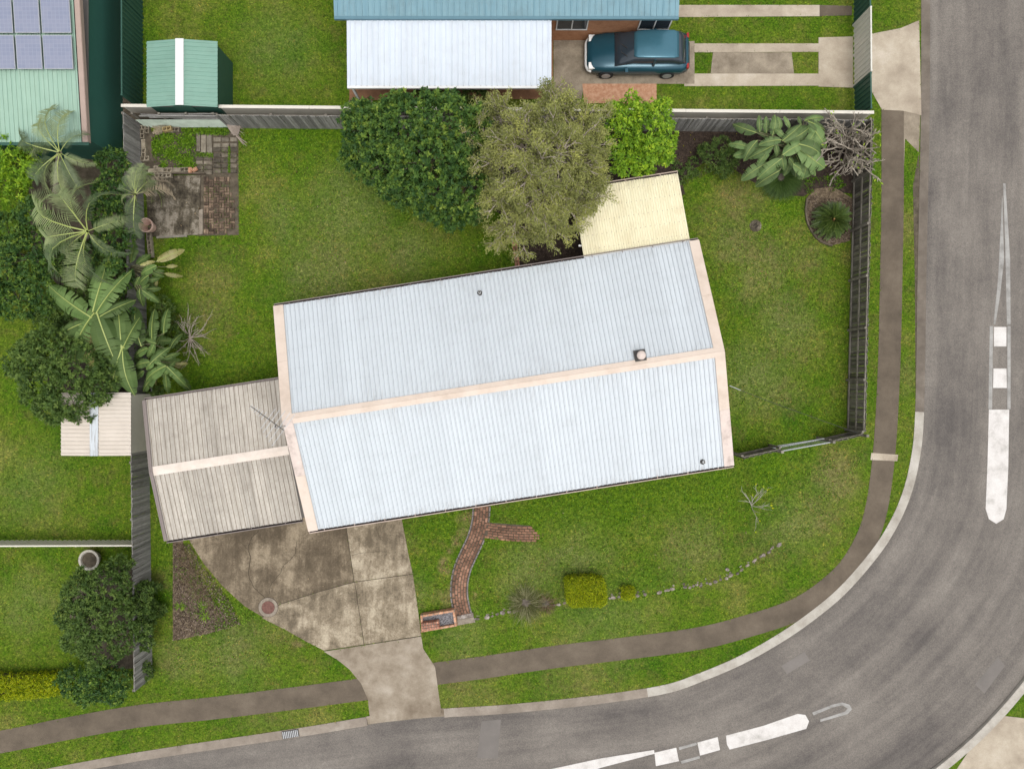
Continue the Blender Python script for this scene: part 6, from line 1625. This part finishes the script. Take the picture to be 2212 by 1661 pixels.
for e in ((1435, 475), (1440, 440), (1400, 460), (1425, 465)): b.tube(s0, Q(*C1(*e), .04), .035, .012, 6)
b.build('frond_stalk', M['sheath'], df, world=True)
b = MB()
for k in range(28):
    a = Q(*C1(1240 + random.random() * 100, 190 + random.random() * 150), .4 - .1 * random.random()); b.tube(a, a + Vector((random.uniform(.1, .35), random.uniform(-.3, -.05), random.uniform(-.12, .05))), .008, .004, 4)
b.build('dry_strips', M['sheath'], df, world=True)
d2 = thing('dead_palm_frond', 'heap of dry brown palm fronds on the block row in the fence corner', 'palm frond', Q(*C1(380, 265)))
for (x0_, y0_, x1_, y1_) in ((480, 250, 290, 240), (470, 260, 330, 330), (500, 240, 350, 205), (440, 290, 320, 290), (420, 230, 300, 320)):
    place(random.choice(PX_), 'frond', d2, Q(*C1(x0_, y0_), .3), Q(*C1(x1_, y1_), .25), 1.4, random.uniform(-.4, .4), .3)
# ---- left neighbour's planting
palm('feather_palm', 'olive green palm rising beside the green house roof', Q(120, 420), (128, 330, 3.6), [(105, 215, 3.2, PF, .9), (75, 250, 3.2, PF, .9), (145, 225, 3.3, PF), (60, 330, 3.1, PF), (60, 400, 3.0, PD), (110, 440, 2.9, PF), (180, 430, 2.9, PD), (205, 360, 3.0, PF), (190, 280, 3.1, PD), (150, 450, 2.8, PF), (30, 290, 3.0, PD)])
palm('feather_palm', 'grey-green palm with drooping fronds at the middle of the left neighbour garden', Q(190, 520), (188, 500, 3.8), [(60, 420, 2.9, PF, 1.0), (80, 520, 2.8, PF), (100, 600, 2.7, PD), (160, 640, 2.7, PF), (230, 630, 2.8, PD), (275, 560, 2.9, PD), (280, 470, 3.0, PF), (240, 400, 3.1, PD), (170, 380, 3.2, PF), (110, 400, 3.1, PF), (130, 560, 3.2, PF, .8), (240, 540, 3.3, PF, .8)])
big_plant('banana_plant', 'pale banana plant with long grey-green leaves beyond the left fence', 'banana plant', Q(205, 690), 1.3, [((205, 660), (235, 560), 2.8, 2.4), ((190, 680), (110, 620), 2.8, 2.4), ((200, 690), (165, 790), 2.8, 2.3), ((215, 690), (258, 800), 2.8, 2.3), ((225, 680), (290, 650), 2.8, 2.3), ((185, 700), (120, 740), 2.7, 2.2), ((215, 670), (280, 590), 2.8, 2.4), ((200, 700), (205, 800), 2.6, 2.1, YL), ((230, 700), (285, 740), 2.6, 2.1, YL)], BA, trunks=3, ws=.9)
big_plant('banana_plant', 'dark banana plant squeezed behind the fence below the feather palm', 'banana plant', Q(262, 770), 1.2, [((262, 760), (240, 850), 2.5, 2.1), ((262, 750), (200, 740), 2.5, 2.1), ((268, 750), (300, 690), 2.5, 2.1), ((268, 770), (290, 850), 2.5, 2.1), ((262, 745), (255, 660), 2.5, 2.2)], BA, trunks=2)
leafy_tree('leafy_tree', 'round mid green tree behind the beige roofed garden shed', Q(130, 800), lobes_of([(120, 760, 2.6, 1.0), (170, 790, 2.8, 1.1), (90, 820, 2.4, .9), (150, 850, 2.6, 1.0), (210, 830, 2.4, .9), (60, 780, 2.2, .8), (110, 880, 2.0, .7), (190, 880, 2.1, .7), (235, 790, 2.3, .7)]), 1500, 9, .15, .07, M['lf_mid'], M['bark_dark'], trunk_r=.1)
leafy_tree('leafy_tree', 'pale yellow-green shrubby tree at the left frame edge below the green house', Q(20, 350), lobes_of([(15, 320, 2.2, .9), (40, 360, 2.0, .8), (-20, 350, 2.3, 1.0), (20, 395, 1.8, .8), (60, 330, 1.6, .5)]), 800, 9, .15, .065, M['lf_lime'], M['bark_dark'], trunk_r=.08)
leafy_tree('leafy_tree', 'dark green leafy tree close to the left fence under the palms', Q(262, 600), lobes_of([(238, 420, 2.0, .7), (245, 520, 2.2, .75), (250, 600, 2.2, .7), (235, 650, 1.8, .7), (255, 680, 2.0, .6), (230, 460, 1.7, .7), (200, 560, 1.6, .8), (245, 350, 1.6, .6)]), 1300, 9, .14, .07, M['lf_dark'], M['bark_dark'], trunk_r=.09)
leafy_tree('leafy_tree', 'wide dark green tree filling the left edge below the pale yellow-green tree', Q(40, 560), lobes_of([(20, 500, 1.9, .8), (70, 470, 2.0, .7), (60, 560, 2.2, .9), (10, 580, 2.0, .9), (90, 630, 2.0, .7), (40, 650, 1.9, .8), (-20, 640, 1.9, .8), (110, 560, 1.9, .6)]), 1400, 9, .15, .065, M['lf_dark'], M['bark_dark'], trunk_r=.1)
leafy_tree('leafy_tree', 'olive-grey bushy tree between the palms in the left neighbour garden', Q(150, 600), lobes_of([(150, 560, 1.6, .7), (175, 620, 1.7, .7), (130, 660, 1.6, .65), (105, 690, 1.5, .6), (230, 560, 1.5, .5)]), 800, 9, .14, .05, M['lf_mid'], M['bark_dark'], trunk_r=.08)
leafy_tree('leafy_tree', 'bushy olive green tree on the left neighbour lawn beside the lower fence', Q(210, 1320), lobes_of([(180, 1280, 2.0, .8), (230, 1270, 2.2, .9), (200, 1340, 2.3, 1.0), (250, 1330, 2.1, .8), (160, 1330, 1.8, .7), (220, 1400, 1.9, .8), (255, 1390, 1.7, .6), (170, 1385, 1.6, .6), (255, 1225, 1.7, .5)]), 1500, 9, .15, .055, M['lf_mid'], M['bark_dark'], trunk_r=.09)
leafy_tree('leafy_tree', 'low dark green bush at the front corner outside the left fence', Q(215, 1475), lobes_of([(160, 1465, 1.1, .6), (210, 1470, 1.3, .7), (255, 1470, 1.2, .55), (190, 1500, .9, .5), (240, 1500, .9, .5)]), 800, 8, .12, .06, M['lf_dark'], M['bark_dark'], 'bush', trunk_r=.05)
box_hedge('golden_hedge', 'long golden yellow hedge along the front of the left neighbour garden', [(-120, 1478), (-60, 1466), (60, 1464), (128, 1462), (134, 1480), (130, 1502), (60, 1512), (-60, 1516), (-120, 1514)], .8, .8, 3000, M['lf_yellow'], 'hedge', .07)
leafy_tree('leafy_shrub', 'green shrub under the eave of the white awning next door', Q(965, 225), lobes_of([(940, 212, .9, .5), (985, 205, 1.0, .5), (1030, 210, .9, .45), (900, 218, .7, .4)]), 420, 8, .11, .05, M['lf_mid'], M['bark_dark'], 'shrub', .03)
sheet('planting_soil', QL([(60, 360), (190, 330), (300, 345), (300, 850), (200, 860), (120, 840), (150, 640), (70, 560)]), .012, M['soil'])
sheet('planting_soil', spline(QL([(175, 1250), (240, 1225), (312, 1240), (316, 1420), (240, 1440), (170, 1400), (150, 1330)]), 5, True), .012, M['soil'])

# ================================================================== GRASS, WEEDS, CHIPS
EXC += [[hc + Matrix.Rotation(ANG, 3, 'Z') @ Vector((sx * (LH - .6), sy * (WH - .7), 0)) for sx, sy in ((-1, -1), (1, -1), (1, 1), (-1, 1))],
        [cc + Matrix.Rotation(ANG, 3, 'Z') @ Vector((sx * Lc, sy * Wc, 0)) for sx, sy in ((-1, -1), (1, -1), (1, 1), (-1, 1))],
        QL([(1255, 400), (1460, 385), (1480, 520), (1260, 560)])]
block_poly = QL([(320, 284), (1836, 292), (1826, 930), (1868, 945), (1860, 1010), (1790, 1150), (1650, 1240), (1400, 1290), (340, 1460)])
def scatter(n, poly=None, box=(-24, -18.5, 24, 18.5), keep=None):
    x = rng.uniform(box[0], box[2], n); y = rng.uniform(box[1], box[3], n)
    ok = inside(x, y, parcel)
    if poly is not None: ok &= inside(x, y, poly)
    jx, jy = x + rng.normal(size=n) * .035, y + rng.normal(size=n) * .035
    for e in EXC: ok &= ~inside(jx, jy, e)
    return x[ok], y[ok]
def blades(name, x, y, L_, W_, label_kind, lean=1.0, mt=None):
    n = len(x); a = rng.uniform(0, 2 * PI, n); l = L_ * rng.uniform(.6, 1.3, n)
    el = rng.uniform(.15, .9, n); dx = np.cos(a) * np.cos(el) * l; dy = np.sin(a) * np.cos(el) * l; dz = np.sin(el) * l
    sx, sy = -np.sin(a) * W_ / 2, np.cos(a) * W_ / 2
    V = np.zeros((n, 3, 3))
    V[:, 0] = np.stack([x + sx, y + sy, np.zeros(n)], 1); V[:, 1] = np.stack([x - sx, y - sy, np.zeros(n)], 1); V[:, 2] = np.stack([x + dx, y + dy, dz], 1)
    o = np_mesh(name, V.reshape(-1, 3), np.arange(n * 3).reshape(n, 3), mt or M['blades'], None, np.repeat(rng.random(n), 3)); o['kind'] = 'stuff'
    return o
x, y = scatter(430000, None)
inb = inside(x, y, block_poly); keep = inb | (rng.random(len(x)) < .6)
blades('grass', x[keep], y[keep], .10, .027, 'stuff')
# taller coarse clumps
def lushness(x, y):
    v = np.zeros(len(x))
    for px, py, r, a in LUSH:
        p = Q(px, py); v = np.maximum(v, a * np.exp(-((x - p.x) ** 2 + (y - p.y) ** 2) / (r / S) ** 2))
    return v
x, y = scatter(260000, block_poly)
v = lushness(x, y); cl_ = np.sin(x * 3.1 + np.sin(y * 2.3) * 2) * np.sin(y * 2.7 + np.sin(x * 1.9) * 2)
keep = rng.random(len(x)) < np.clip(v * .75 + .09 + np.clip(cl_ - .35, 0, 1) * .5, 0, .85)
x, y = x[keep], y[keep]; n = len(x)
C = np.stack([x, y, rng.uniform(.01, .06, n)], 1); D = rng.normal(size=(n, 3)); D[:, 2] = np.abs(D[:, 2]) * .5 + .1
V, F = leaves_np(C, D, rng.uniform(.06, .13, n), rng.uniform(.03, .055, n), .15, .7)
o = np_mesh('broadleaf_weeds', V, F, M['lf_weed'], None, np.repeat(np.clip(rng.random(n) * .9, 0, 1), 4)); o['kind'] = 'stuff'
print('weeds', n)
def patch_leaves(name, pts, n, mt, L_, W_, z=.03, clump=True, crop=None, tint=(0, 1)):
    poly = QL(pts, 0, crop); xs = [p.x for p in poly]; ys = [p.y for p in poly]
    x = rng.uniform(min(xs), max(xs), n); y = rng.uniform(min(ys), max(ys), n); ok = inside(x, y, poly)
    if clump:
        k_ = max(8, int((max(xs) - min(xs)) * (max(ys) - min(ys)) * 3)); cx_, cy_ = rng.uniform(min(xs), max(xs), k_), rng.uniform(min(ys), max(ys), k_); cr_ = rng.uniform(.12, .42, k_)
        dd_ = (np.hypot(x[:, None] - cx_, y[:, None] - cy_) / cr_).min(1); ok &= rng.random(n) < np.exp(-dd_ ** 2 * 1.1)
    x, y = x[ok], y[ok]; n = len(x)
    C = np.stack([x, y, z + rng.uniform(0, .05, n)], 1); D = rng.normal(size=(n, 3)); D[:, 2] = np.abs(D[:, 2]) * .4
    V, F = leaves_np(C, D, L_ * rng.uniform(.6, 1.3, n), W_ * rng.uniform(.6, 1.3, n), .15, .6)
    o = np_mesh(name, V, F, mt, None, np.repeat(rng.uniform(tint[0], tint[1], n), 4)); o['kind'] = 'stuff'
patch_leaves('bed_weeds', [(310, 330), (640, 340), (830, 330), (830, 745), (310, 750)], 7500, M['lf_weed'], .09, .055, .05, True, C1)
patch_leaves('bed_weeds', [(640, 260), (1230, 260), (1230, 340), (640, 340)], 1500, M['lf_weed'], .09, .04, .03, True, C1)
patch_leaves('bed_weeds', [(440, 1285), (520, 1300), (560, 1335), (470, 1360), (420, 1340)], 1400, M['lf_weed'], .10, .045, .04, True)
patch_leaves('bed_weeds', [(376, 1172), (376, 1382), (455, 1366), (498, 1354), (462, 1300), (400, 1180)], 2600, M['lf_weed'], .09, .03, .04, True, None, (0, .7))
patch_leaves('dry_grass', [(385, 1172), (400, 1178), (455, 1290), (480, 1330), (420, 1290), (385, 1250)], 5000, M['lf_brown'], .10, .018, .035, False, None, (.2, 1))
patch_leaves('bed_weeds', [(830, 550), (1040, 560), (1040, 620), (830, 610)], 350, M['lf_weed'], .07, .03, .03, False, C1)
patch_leaves('joint_grass', [(1222, 490), (1240, 490), (1240, 800), (1222, 800)], 420, M['lf_weed'], .06, .02, .04, False, C1)
patch_leaves('joint_grass', [(920, 860), (1240, 850), (1270, 1100), (1290, 1470), (1180, 1510), (920, 1530)], 900, M['lf_weed'], .05, .02, .02, True, C1, (0, .5))
patch_leaves('joint_grass', [(840, 600), (1320, 490), (1320, 800), (920, 800)], 500, M['lf_weed'], .05, .02, .03, True, C1, (0, .6))
patch_leaves('bed_weeds', [(1420, 700), (1740, 640), (1820, 760), (1640, 860), (1450, 830)], 1500, M['lf_weed'], .09, .04, .04, True, C5, (0, .6))
patch_leaves('bark_chips', [(376, 1172), (376, 1382), (455, 1366), (520, 1348), (500, 1300), (440, 1222), (408, 1174)], 9000, M['chips'], .07, .028, .035, False)
patch_leaves('bark_chips', [(1440, 288), (1620, 288), (1640, 390), (1540, 370), (1480, 400), (1450, 380)], 5000, M['chips'], .06, .025, .035, False, None, (0, .6))
patch_leaves('bark_chips', [(1744, 425), (1739, 456), (1745, 486), (1761, 512), (1796, 531), (1836, 520), (1842, 430)], 3500, M['chips'], .06, .025, .036, False)
patch_leaves('fallen_leaves', [(1105, 480), (1119, 580), (1256, 558), (1240, 400)], 1600, M['chips'], .07, .03, .016, False, None, (0, .55))
patch_leaves('fallen_leaves', [(1440, 288), (1620, 288), (1640, 390), (1480, 400)], 45, M['lf_yellow'], .065, .035, .05, False, None, (.6, 1))
patch_leaves('fallen_leaves', [(350, 300), (800, 300), (800, 640), (600, 860), (350, 840)], 160, M['lf_brown'], .09, .045, .03, False, None)
patch_leaves('fallen_leaves', [(1080, 1110), (1640, 1030), (1760, 1010), (1640, 1210), (1080, 1310)], 150, M['lf_brown'], .08, .04, .03, False)
patch_leaves('fallen_leaves', [(420, 1190), (880, 1130), (900, 1350), (700, 1390)], 60, M['lf_brown'], .07, .035, .03, False)
# weeds with stems in the mulch bed
for k, (px, py, lab) in enumerate(((578, 663, 'tall green weed with pale stem in the middle of the mulch bed'), (545, 655, None), (590, 745, 'leafy green weed low in the mulch bed by the driveway'), (400, 665, 'small green weed at the left edge of the mulch bed'))):
    if not lab: continue
    p = Q(370 * .74453 + px / 2.602 * .74453, 1500 * .74453 + py / 2.602 * .74453)
    tuft('weed', lab, p, 30, .28, M['lf_weed'], 'weed', .022, .9, .8, (.3, 1), .04)
